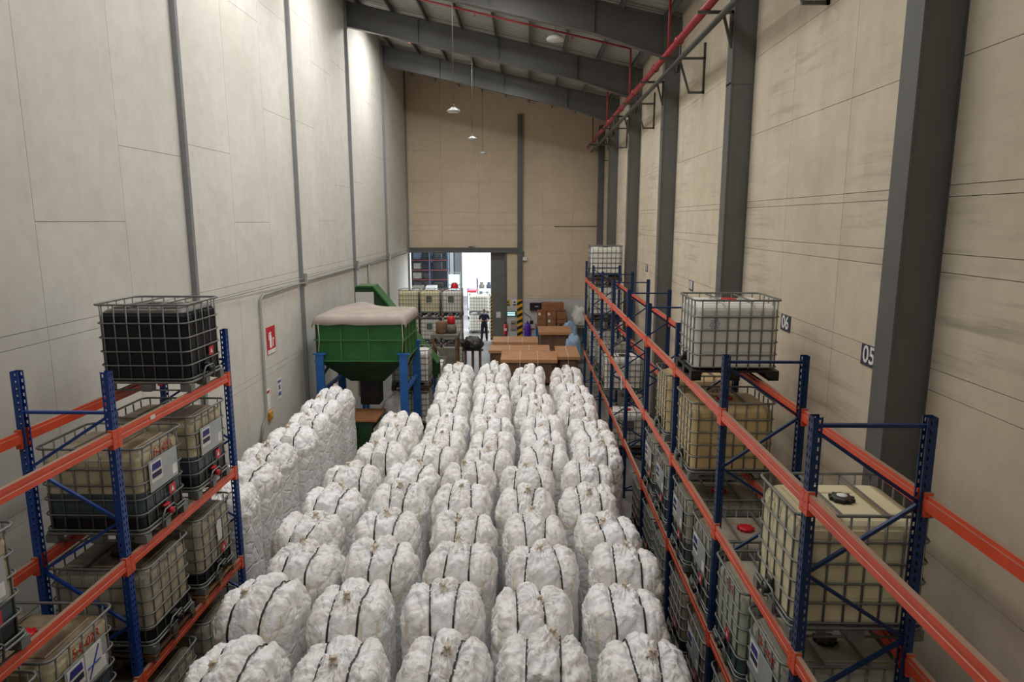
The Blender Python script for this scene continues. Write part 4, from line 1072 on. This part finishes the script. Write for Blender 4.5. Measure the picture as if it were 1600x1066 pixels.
for c, x in enumerate((-5.2, -4.25, -3.28)):
    z = 0.0; col = ['plaster wall side', 'middle', 'doorway side'][c]
    for i in range(3):
        mt = 'tank_cream' if (i == 2 and c < 2) else 'tank_white'
        if i: pallet(x, 30.4, z, 'wood_dark', f'brown pallet under the {["", "middle", "top"][i]} tote, {col} of the triple stack', 0, 0.92, 1.0).scale = (1, 1, 0.6); z += 0.085
        tt = tote(x, 30.4, z, mt, f'white tote in the {["bottom", "middle", "top"][i]} layer of the triple stack, {col}', plate=False, haz=False, fplate=(c > 0), group='totes stacked behind the hopper'); tt.scale = (0.755, 1, 0.97); z += 1.135
        if i: 
            pass
t = thing('red_tub', 'red plastic tub upside down on the stacked totes near the doorway', 'tub', (-3.2, 30.55, 3.585))
m = MB(); m.lathe([(0.16, 0), (0.17, 0.05), (0.14, 0.2), (0.08, 0.25)], 16); m.build('shell', 'red_plastic', t); m = MB(); m.lathe([(0.18, 0.0), (0.18, 0.03)], 16); m.build('rim', 'red_plastic', t)
# pump machine on a stand beside the conveyor
t = thing('motor_stand', 'rusty stand carrying two motors beside the conveyor', 'machine', (-2.95, 25.2, 0))
m = MB(); m.box(-0.55, 0.45, -0.4, 0.4, 2.3, 2.42); m.build('platform', 'machine_grey', t)
for x in (-0.48, 0.38):
    for y in (-0.34, 0.34): m = MB(); m.box(x-0.05, x+0.05, y-0.05, y+0.05, 0, 2.3); m.build('leg', 'rust', t)
m = MB(); m.bar((-0.48, -0.34, 2.2), (0.2, -0.34, 0.9), 0.06, 0.06); m.build('brace', 'machine_grey', t)
m = MB(); m.lathe([(0.2, 0), (0.22, 0.05), (0.22, 0.42), (0.16, 0.46)], 14, (-0.2, 0, 2.42)); m.build('motor', 'rust', t)
m = MB(); m.lathe([(0.19, 0), (0.2, 0.3), (0.12, 0.36)], 14, (0.16, 0.05, 2.42)); m.build('gearbox', 'machine_grey', t)
m = MB(); m.lathe([(0.13, 0), (0.15, 0.06), (0.15, 0.24), (0.1, 0.28)], 14, (0.16, 0.05, 2.78)); m.build('pump_head', 'red_plastic', t)
m = MB(); m.box(-0.25, 0.3, -0.42, -0.2, 1.2, 1.9); m.build('control_box', 'machine_grey', t)
t = crumple('black_tarp_bundle', 'black plastic sheet bundled over the frame beside the motor stand', 'plastic sheet', -2.02, 25.6, 1.755, 0.38, 0.35, 0.3, 'black_plastic', 5)
t = thing('trestle', 'grey wooden post frame holding the black sheet by the motor stand', 'frame', (-2.02, 25.6, 0))
for x in (-0.28, 0.0, 0.28): m = MB(); m.box(x-0.05, x+0.05, -0.05, 0.05, 0, 1.7); m.build('post', 'rust', t)
m = MB(); m.box(-0.4, 0.4, -0.07, 0.07, 1.68, 1.75); m.build('rail', 'rust', t)
pallet(-2.92, 17.6, 0, 'wood_orange', 'orange pallet leaning spot beside the blue hopper leg', 0.2, 0.8, 1.0)

# ------------------------------------------------------------------ cardboard loads at the far end
def carton_load(x0, x1, y0, y1, h, label, straps=2, over=0.06, mat='card_dark', lidtilt=0.0, wide=True):
    t = thing('cardboard_pallet_box', label, 'box', ((x0+x1)/2, (y0+y1)/2, 0), 0, 'cardboard pallet boxes')
    hx, hy = (x1-x0)/2, (y1-y0)/2
    m = MB()
    ch = min(0.18, hx*0.3)
    m.prism([(-hx+ch, -hy), (hx-ch, -hy), (hx, -hy+ch), (hx, hy-ch), (hx-ch, hy), (-hx+ch, hy), (-hx, hy-ch), (-hx, -hy+ch)], 0.13, h, 'xy'); m.build('carton_wall', mat, t)
    m = MB(); m.add([(-hx-over, -hy-over, h+0.005), (hx+over, -hy-over, h+0.005-lidtilt), (hx+over, hy+over, h+0.02), (-hx-over, hy+over, h+0.01), (-hx-over, -hy-over, h+0.03), (hx+over, -hy-over, h+0.03-lidtilt), (hx+over, hy+over, h+0.045), (-hx-over, hy+over, h+0.035)],
        [(3, 2, 1, 0), (4, 5, 6, 7), (0, 1, 5, 4), (1, 2, 6, 5), (2, 3, 7, 6), (3, 0, 4, 7)]); m.build('lid', 'card', t)
    m = MB(); m.box(-hx-over, hx+over, -hy-over-0.006, -hy-over, h-0.10, h+0.01); m.build('lid_flap', 'card', t)
    for k in range(straps):
        x = -hx+2*hx*(k+1)/(straps+1); m = MB()
        m.box(x-0.008, x+0.008, -hy-over-0.012, hy+over+0.004, h+0.045, h+0.05); m.box(x-0.008, x+0.008, -hy-over-0.014, -hy-over-0.006, 0.15, h+0.05); m.build('tie_strap', 'sign_white', t)
    for x in (-hx+0.12, 0, hx-0.12):
        m = MB(); m.box(x-0.06, x+0.06, -hy+0.02, hy-0.02, 0, 0.10); m.build('skid', 'wood', t)
    m = MB(); m.box(-hx+0.02, hx-0.02, -hy+0.02, hy-0.02, 0.10, 0.13); m.build('skid_deck', 'wood', t)
carton_load(-0.95, 1.22, 26.9, 28.6, 1.05, 'wide flat-lidded cardboard box closest to the bags, with white ties')
carton_load(-1.55, 1.0, 29.05, 30.2, 1.02, 'wide cardboard box with a torn lid, second from the bags', lidtilt=0.04)
carton_load(-1.5, 0.52, 31.2, 32.6, 1.0, 'wide cardboard box with silvery edge film, farthest from the bags')
carton_load(1.35, 2.2, 27.9, 30.2, 0.98, 'square brown cardboard box beside the long rack', 1)
carton_load(0.72, 2.15, 32.9, 34.6, 1.2, 'large film-wrapped eight-sided cardboard box by the end wall', 0, 0.1)
# table with cartons at the end wall
t = thing('metal_table', 'low blue-legged metal table by the end wall under cartons', 'table', (1.75, 36.3, 0))
m = MB(); m.box(-1.25, 1.5, -0.45, 0.45, 0.95, 1.05); m.build('table_top', 'machine_grey', t)
for x in (-1.15, 1.4):
    for y in (-0.38, 0.38): m = MB(); m.box(x-0.05, x+0.05, y-0.05, y+0.05, 0, 0.95); m.build('leg', 'leg_blue', t)
for i, (x0, x1, z0, z1, lab) in enumerate(((0.6, 1.1, 1.05, 1.42, 'brown carton low in the pile, nearest the striped column'), (1.12, 1.6, 1.05, 1.42, 'brown carton low in the pile beside the pallet'), (0.6, 1.08, 1.42, 1.86, 'brown carton with white label, middle layer nearest the column'), (1.1, 1.62, 1.42, 1.86, 'brown carton with white label in the middle of the pile'), (1.64, 2.15, 1.42, 1.84, 'unlabelled brown carton in the middle layer near the rack'), (0.85, 2.02, 1.86, 2.28, 'long flat brown carton on top of the pile'))):
    t = thing('carton', lab, 'box', ((x0+x1)/2, 36.25, z0), 0, 'cartons piled on the table')
    hx = (x1-x0)/2-0.01
    m = MB(); m.box(-hx, hx, -0.32, 0.32, 0, z1-z0-0.008, 0.006); m.build('carton_body', 'card_brown', t)
    m = MB(); m.box(-0.025, 0.025, -0.325, 0.325, z1-z0-0.008, z1-z0-0.004); m.build('tape', 'card', t)
    if i in (1, 2, 3): m = MB(); m.box(-hx+0.06, -hx+0.18, -0.325, -0.32, 0.2, 0.34); m.build('label_sheet', 'paper', t)
p_ = pallet(2.0, 36.25, 1.053, 'wood', 'wooden pallet lying on the metal table', 0, 0.66, 0.8)
m_ = thing('carton', 'small brown carton beside the pallet top on the table', 'box', (1.9, 36.25, 1.2), 0, 'cartons piled on the table'); m = MB(); m.box(-0.25, 0.25, -0.3, 0.3, 0, 0.2, 0.005); m.build('carton_body', 'card_brown', m_); m = MB(); m.box(-0.02, 0.02, -0.3, 0.3, 0.2, 0.204); m.build('tape', 'card', m_)
crumple('white_sack_heap', 'heap of crumpled white sacks on the table by the rack', 'sacks', 2.86, 36.3, 1.056, 0.42, 0.36, 0.62, 'cloth_white', 12, 0.3)
crumple('blue_sack', 'light blue sack heap squeezed against the long rack', 'sack', 2.3, 35.1, 0, 0.0001+0.4, 0.35, 0.9, 'cloth_blue', 14)
crumple('blue_sack', 'second light blue sack in front of the table by the rack', 'sack', 2.25, 31.6, 0, 0.38, 0.5, 0.85, 'cloth_blue', 17)
t = thing('green_crate', 'green plastic crate below the metal table', 'crate', (1.4, 35.5, 0.0))
for a in ((-0.28, 0.28, -0.2, -0.18), (-0.28, 0.28, 0.18, 0.2), (-0.28, -0.26, -0.2, 0.2), (0.26, 0.28, -0.2, 0.2)):
    m = MB(); m.box(a[0], a[1], a[2], a[3], 0, 0.9); m.build('side', 'hopper_green', t)
m = MB(); m.box(-0.26, 0.26, -0.18, 0.18, 0, 0.03); m.build('bottom', 'hopper_green', t)
# control panel wall items
t = thing('control_panel', 'white control panel with a lit teal display by the sliding door', 'control panel', (-0.79, YB-0.001, 1.42))
m = MB(); m.box(-0.29, 0.29, -0.08, 0, 0, 0.28, 0.01); m.build('display_case', 'teal', t)
m = MB(); m.box(-0.21, 0.21, -0.086, -0.08, 0.16, 0.235); m.build('display', 'screen', t); m = MB(); m.box(-0.21, 0.21, -0.086, -0.08, 0.05, 0.12); m.build('display', 'screen', t)
for x, z, l, pm in ((-0.97, 2.16, 'yellow warning notice above the lit display', 'sign_yellow'), (-0.61, 2.16, 'white safety notice with dark picture above the lit display', 'paper')):
    t = thing('wall_notice', l, 'notice', (x, YB-0.001, z), 0, 'notices above the display')
    m = MB(); m.box(-0.12, 0.12, -0.01, 0, -0.18, 0.18); m.build('sheet', pm, t)
    m = MB(); m.box(-0.06, 0.06, -0.013, -0.01, -0.0, 0.08); m.box(-0.1, 0.1, -0.013, -0.01, -0.15, -0.07); m.build('print', 'sign_navy', t)
t = thing('meter_box', 'small beige meter box on the wall below the lit display', 'meter', (-0.66, YB-0.001, 0.7))
m = MB(); m.box(-0.15, 0.15, -0.12, 0, 0, 0.48, 0.01); m.build('housing', 'tarp', t); m = MB(); m.box(-0.13, 0.08, -0.128, -0.12, 0.3, 0.37); m.build('slot', 'rust', t)
t = thing('fire_extinguisher', 'red fire extinguisher on the wall beside the sliding door', 'fire extinguisher', (-1.1, YB-0.2, 0.42))
m = MB(); m.lathe([(0.09, 0), (0.1, 0.03), (0.1, 0.52), (0.06, 0.6), (0.03, 0.62)], 14); m.build('cylinder', 'red_plastic', t)
m = MB(); m.lathe([(0.03, 0.62), (0.035, 0.68)], 8); m.box(-0.09, 0.02, -0.015, 0.015, 0.68, 0.71); m.build('valve_handle', 'black_plastic', t)
m = MB(); m.tube([(0.03, 0, 0.66), (0.13, -0.02, 0.6), (0.12, -0.02, 0.2)], 0.015, 6); m.build('hose', 'black_plastic', t)
m = MB(); m.box(-0.07, 0.07, -0.104, -0.09, 0.24, 0.38); m.build('label_sheet', 'paper', t); m = MB(); m.box(-0.05, 0.05, 0.09, 0.2, 0.3, 0.4); m.build('wall_hook', 'black_plastic', t)
t = thing('drum_canister', 'purple plastic canister standing by the striped column', 'canister', (0.1, YB-0.3, 0.0))
m = MB(); m.lathe([(0.17, 0), (0.18, 0.03), (0.18, 0.95), (0.13, 1.08), (0.05, 1.1)], 16); m.build('canister_body', 'purple', t); m = MB(); m.lathe([(0.05, 1.1), (0.045, 1.2)], 10); m.build('cap', 'purple', t)
t = thing('black_switch_cabinet', 'black switch cabinet on the white wall above the purple canister', 'cabinet', (0.55, YB-0.001, 1.78))
m = MB(); m.box(-0.33, 0.33, -0.2, 0, 0, 0.4, 0.01); m.build('cabinet_body', 'black_plastic', t); m = MB(); m.box(-0.05, 0.14, -0.207, -0.2, 0.17, 0.24); m.build('name_plate', 'label_grey', t)
t = thing('wall_socket', 'small black socket on the white wall', 'socket', (0.32, YB-0.001, 1.02)); m = MB(); m.box(-0.09, 0.09, -0.05, 0, 0, 0.17, 0.008); m.build('housing', 'black_plastic', t); m = MB(); m.tube([(0, -0.03, 0.17), (-0.1, -0.04, 0.4), (-0.35, -0.03, 0.55), (-0.42, -0.02, 0.62)], 0.012, 5); m.build('cord', 'black_plastic', t)
m = MB(); m.box(-0.17, 0.5, YB-0.06, YB-0.002, 0.72, 0.76); S(m.build('trim_4', 'sign_red'))

# ------------------------------------------------------------------ the person in the doorway
def person(x, y, rz):
    root = thing('person', 'person in dark polo shirt and trousers holding a controller in the doorway', 'person', (x, y, 0), rz)
    def skinned(name, pts, edges, mat, rot_root=0, sub=2):
        me = bpy.data.meshes.new(name); me.from_pydata([p[:3] for p in pts], edges, []); o = link(name, me, root)
        sk = o.modifiers.new('skin', 'SKIN'); me.skin_vertices
        for i, p in enumerate(pts):
            r = p[3]; me.skin_vertices[0].data[i].radius = (r, p[4] if len(p) > 4 else r); me.skin_vertices[0].data[i].use_root = (i == rot_root)
        sk.use_smooth_shade = True; o.modifiers.new('sub', 'SUBSURF').levels = sub; o.modifiers['sub'].render_levels = sub
        me.materials.append(MATS[mat]); return o
    # faces -y (the camera)
    P = [(0, 0, 0.94, 0.11, 0.085), (0, 0, 1.10, 0.115, 0.085), (0, 0.0, 1.30, 0.165, 0.11), (0, 0, 1.42, 0.12, 0.09), (0, -0.01, 1.49, 0.055), (0, -0.02, 1.56, 0.06),
         (-0.19, 0, 1.40, 0.062), (-0.27, 0.02, 1.14, 0.046), (-0.14, -0.22, 1.13, 0.034), (-0.09, -0.27, 1.15, 0.026),
         (0.19, 0, 1.40, 0.062), (0.27, 0.02, 1.14, 0.046), (0.14, -0.22, 1.13, 0.034), (0.09, -0.27, 1.15, 0.026),
         (-0.09, 0, 0.86, 0.07), (-0.13, -0.01, 0.50, 0.065), (-0.15, 0.02, 0.10, 0.045), (0.09, 0, 0.86, 0.07), (0.12, -0.01, 0.50, 0.065), (0.14, 0.02, 0.10, 0.045)]
    E_ = [(0, 1), (1, 2), (2, 3), (3, 4), (4, 5), (3, 6), (6, 7), (7, 8), (8, 9), (3, 10), (10, 11), (11, 12), (12, 13), (0, 14), (14, 15), (15, 16), (0, 17), (17, 18), (18, 19)]
    skinned('body', P, E_, 'skin')
    # head with face
    bm = bmesh.new(); bmesh.ops.create_uvsphere(bm, u_segments=20, v_segments=16, radius=1)
    for v in bm.verts:
        p = v.co; w = 1-0.22*max(0, -p.z); v.co = Vector((p.x*0.076*w, p.y*0.095*(1-0.1*max(0, -p.z)), p.z*0.118))
        if p.y < 0: 
            pass
    me = bpy.data.meshes.new('head'); bm.to_mesh(me); bm.free(); me.polygons.foreach_set('use_smooth', [True]*len(me.polygons)); me.materials.append(MATS['skin'])
    hd = link('head', me, root, (0, -0.035, 1.64), (0.30, 0, 0))
    m = MB(); m.add([(-0.014, -0.088, -0.02), (0.014, -0.088, -0.02), (0, -0.118, -0.022), (0, -0.09, 0.03)], [(0, 1, 2), (0, 2, 3), (2, 1, 3)], True); m.build('nose', 'skin', hd)
    for s in (-1, 1):
        m = MB(); m.lathe([(0.009, -0.004), (0.006, 0.004)], 8, (s*0.03, -0.086, 0.018), 'y'); m.build('eye', 'hair', hd)
        m = MB(); m.lathe([(0.024, -0.006), (0.02, 0.008)], 8, (s*0.076, 0.0, 0.0), 'x'); m.build('ear', 'skin', hd)
    m = MB(); m.box(-0.024, 0.024, -0.088, -0.080, -0.056, -0.048); m.build('mouth', 'ink_red', hd)
    bm = bmesh.new(); bmesh.ops.create_uvsphere(bm, u_segments=20, v_segments=14, radius=1)
    bmesh.ops.delete(bm, geom=[v for v in bm.verts if v.co.z < (0.38 if v.co.y < -0.2 else -0.25)], context='VERTS')
    for v in bm.verts: v.co = Vector((v.co.x*0.083, v.co.y*0.102, v.co.z*0.128))
    me = bpy.data.meshes.new('hair'); bm.to_mesh(me); bm.free(); me.materials.append(MATS['hair']); h2 = link('hair', me, hd)
    so = h2.modifiers.new('t', 'SOLIDIFY'); so.thickness = 0.008
    sh = [(0, 0, 0.74, 0.185, 0.15), (0, 0, 1.08, 0.17, 0.135), (0, 0.0, 1.30, 0.19, 0.14), (0, 0, 1.43, 0.15, 0.12), (-0.20, 0, 1.405, 0.088), (-0.27, 0.02, 1.15, 0.07), (0.20, 0, 1.405, 0.088), (0.27, 0.02, 1.15, 0.07), (0, -0.01, 1.525, 0.075, 0.075)]
    skinned('polo_shirt', sh, [(0, 1), (1, 2), (2, 3), (3, 4), (4, 5), (3, 6), (6, 7), (3, 8)], 'shirt')
    tr = [(0, 0, 1.06, 0.158, 0.122), (-0.095, 0, 0.84, 0.112), (-0.13, -0.01, 0.50, 0.084), (-0.15, 0.02, 0.015, 0.07), (0.095, 0, 0.84, 0.112), (0.12, -0.01, 0.50, 0.084), (0.14, 0.02, 0.015, 0.07)]
    skinned('trousers', tr, [(0, 1), (1, 2), (2, 3), (0, 4), (4, 5), (5, 6)], 'trousers')
    for s in (-0.15, 0.14):
        m = MB(); m.box(s-0.05, s+0.05, -0.17, 0.09, 0, 0.07, 0.02); m.build('shoe', 'shoe', root)
    for s in (-1, 1):
        hnd = skinned('hand', [(s*0.09, -0.27, 1.15, 0.03, 0.018), (s*0.075, -0.31, 1.15, 0.034, 0.016), (s*0.07, -0.345, 1.15, 0.03, 0.014)], [(0, 1), (1, 2)], 'skin', 0, 1)
        for k in range(4):
            lx = s*(0.095-0.018*k); ln = (0.055, 0.065, 0.062, 0.05)[k]
            f = skinned('finger', [(lx, -0.335, 1.165-0.012*abs(k-1.5), 0.008), (lx-s*0.01, -0.335-ln*0.6, 1.16, 0.0075), (lx-s*0.02, -0.335-ln*0.75, 1.135, 0.006)], [(0, 1), (1, 2)], 'skin', 0, 1)
        skinned('thumb', [(s*0.06, -0.29, 1.17, 0.011), (s*0.035, -0.32, 1.19, 0.009), (s*0.03, -0.345, 1.19, 0.008)], [(0, 1), (1, 2)], 'skin', 0, 1)
    c = thing('remote_controller', 'dark handheld controller in the person\'s hands', 'controller', (x, y, 0), rz)
    m = MB(); m.box(-0.05, 0.05, -0.40, -0.345, 1.182, 1.204, 0.006); m.build('case', 'galv_dark', c); m = MB(); m.box(-0.045, 0.045, -0.41, -0.403, 1.19, 1.26); m.build('phone_screen', 'black_plastic', c)
    m = MB(); m.lathe([(0.008, 1.204), (0.006, 1.222)], 8, (-0.035, -0.37, 0)); m.lathe([(0.008, 1.204), (0.006, 1.222)], 8, (0.035, -0.37, 0)); m.build('sticks', 'black_plastic', c)
person(-2.3, 37.45, 0.05)

# ------------------------------------------------------------------ the yard beyond the doorway
m = MB(); m.box(-6.9, 12, 60, 60.4, 0, 12); S(m.build('wall_yard', 'white_wall'))
m = MB(); m.box(-24, -6.9, 63, 63.3, 0, 10); m.box(-24, -6.75, 42, 63.3, 5.6, 5.8); m.box(-24, -6.75, 42, 42.2, 5.0, 5.8); m.box(-5.7, -5.6, 53.9, 60, 0, 5.6); S(m.build('annex_shade_canopy', 'dark_wall'))  # back wall, plus unseen canopy and side slab added to shade the yard rack
yr = thing('yard_rack', 'dark storage rack with red beams seen through the doorway', 'rack', (-9.2, 52.5, 0))
for x in (-3.0, -0.6, 1.8, 3.2):
    for y in (0, 1.1): m = MB(); m.box(x-0.05, x+0.05, y-0.05, y+0.05, 0, 5.4); m.build('upright', 'steel_blue', yr)
for z in (1.3, 2.05, 2.8, 3.55, 4.3):
    for y in (-0.06, 1.16):
        m = MB(); m.box(-3.05, 3.25, y-0.03, y+0.03, z, z+0.055); m.build('beam', 'rack_red' if y < 0 else 'dark_wall', yr)
rz_ = random.Random(4)
k = 0
for z in (1.4, 2.15, 2.9, 3.65, 4.4):
    for x in (-1.9, -1.0, -0.1, 0.8, 1.6, 2.4):
        w, h = rz_.uniform(0.24, 0.34), rz_.uniform(0.3, 0.55); k += 1
        if rz_.random() < 0.2: continue
        mt = rz_.choice(['dark_wall', 'dark_wall', 'black_plastic', 'steel_blue', 'machine_grey'])
        t = thing('crate', f'dark crate on the {["lowest", "second", "third", "fourth", "top"][[1.4, 2.15, 2.9, 3.65, 4.4].index(z)]} shelf of the yard rack, {nth[[-1.9, -1.0, -0.1, 0.8, 1.6, 2.4].index(x)]} from its wall end', 'crate', (-9.2+x, 53.05, z), 0, 'crates on the yard rack')
        m = MB(); m.box(-w, w, -0.4, 0.4, 0, h, 0.01); m.build('crate_body', mt, t); m = MB(); m.box(-w-0.01, w+0.01, -0.41, 0.41, h, h+0.03); m.build('lid', mt, t)
for x, z, mt, l in ((-8.1, 0, 'machine_grey', 'grey machine cabinet under the red yard rack'), (-7.1, 0, 'film', 'pale wrapped pallet load in front of the yard rack')):
    t = thing('yard_cabinet', l, 'cabinet', (x, 51.2, z)); m = MB(); m.box(-0.4, 0.4, -0.4, 0.4, 0, 1.75, 0.02); m.build('cabinet_body', mt, t); m = MB(); m.box(-0.3, 0.3, -0.41, -0.4, 0.5, 1.5); m.build('cabinet_door', 'label_grey', t)
t = thing('glazed_frame', 'tall metal frame with pale glazed panels in the bright yard', 'frame', (-5.25, 50, 0))
for x in (-0.45, 0.45): m = MB(); m.box(x-0.03, x+0.03, -0.03, 0.03, 0, 2.85); m.build('post', 'galv', t)
for z in (1.1, 1.9, 2.8): m = MB(); m.box(-0.45, 0.45, -0.03, 0.03, z, z+0.05); m.build('rail', 'galv', t)
for z in (1.15, 1.95): m = MB(); m.box(-0.4, 0.4, -0.01, 0.01, z, z+0.74); m.build('pane', 'glass_panel', t)
t = thing('skip_bin', 'white bin with a red lid in the bright yard', 'bin', (-3.6, 46, 0))
m = MB(); m.prism([(-0.26, 0.2), (0.26, 0.2), (0.28, 1.85), (-0.28, 1.85)], -0.5, 0.5, 'xz'); m.build('bin_body', 'white_plastic', t); m = MB(); m.box(-0.3, 0.3, -0.55, 0.55, 1.85, 1.97, 0.02); m.build('lid', 'red_plastic', t)
for x in (-0.2, 0.2): m = MB(); m.lathe([(0.12, -0.05), (0.12, 0.05)], 12, (x, -0.3, 0.12), 'y'); m.lathe([(0.12, -0.05), (0.12, 0.05)], 12, (x, 0.3, 0.12), 'y'); m.build('wheel', 'black_plastic', t)
t = thing('blue_drum', 'blue drum standing in the bright yard', 'drum', (-4.05, 50.5, 0)); m = MB(); m.lathe([(0.28, 0), (0.3, 0.02), (0.3, 0.5), (0.31, 0.52), (0.3, 0.54), (0.3, 1.55), (0.26, 1.6)], 18); m.build('drum_body', 'leg_blue', t); m = MB(); m.lathe([(0.05, 1.6), (0.05, 1.64)], 8, (0.15, 0, 0)); m.build('bung', 'white_plastic', t)
t = thing('machine_shelf', 'open metal shelf loaded with grey machine parts in the yard', 'shelf', (-2.85, 47, 0))
for x in (-0.5, 0.6):
    for y in (-0.3, 0.3): m = MB(); m.box(x-0.03, x+0.03, y-0.03, y+0.03, 0, 2.7); m.build('post', 'steel_blue', t)
for z in (0.6, 1.3, 1.95, 2.6): m = MB(); m.box(-0.5, 0.6, -0.3, 0.3, z, z+0.04); m.build('shelf_board', 'label_grey', t)
for i, (x, z) in enumerate(((-0.25, 1.34), (0.2, 1.34), (-0.2, 1.99), (0.3, 1.99), (0.0, 0.64))):
    q = thing('machine_part', ['blue grey machine part on the middle yard shelf, wall side', 'pale machine part on the middle yard shelf, door side', 'brown grey machine part on the upper yard shelf', 'blue grey machine part on the upper yard shelf, door side', 'pale machine part alone on the lowest yard shelf'][i], 'machine part', (-2.85+x, 47, z+0.004), 0, 'machine parts on the yard shelf')
    m = MB(); m.lathe([(0.16, 0), (0.18, 0.1), (0.1, 0.3), (0.12, 0.4)], 12); m.build('casing', ('steel_blue', 'label_grey', 'machine_grey')[i % 3], q); m = MB(); m.box(-0.2, 0.2, -0.03, 0.03, 0.1, 0.2); m.build('flange', 'galv', q)
for i in range(2):
    tote(-2.75, 40.3, i*1.17, 'tank_white', f'white tote {["standing on the ground", "on top of another"][i]} just outside behind the person', plate=False, haz=False, group='totes outside the doorway')
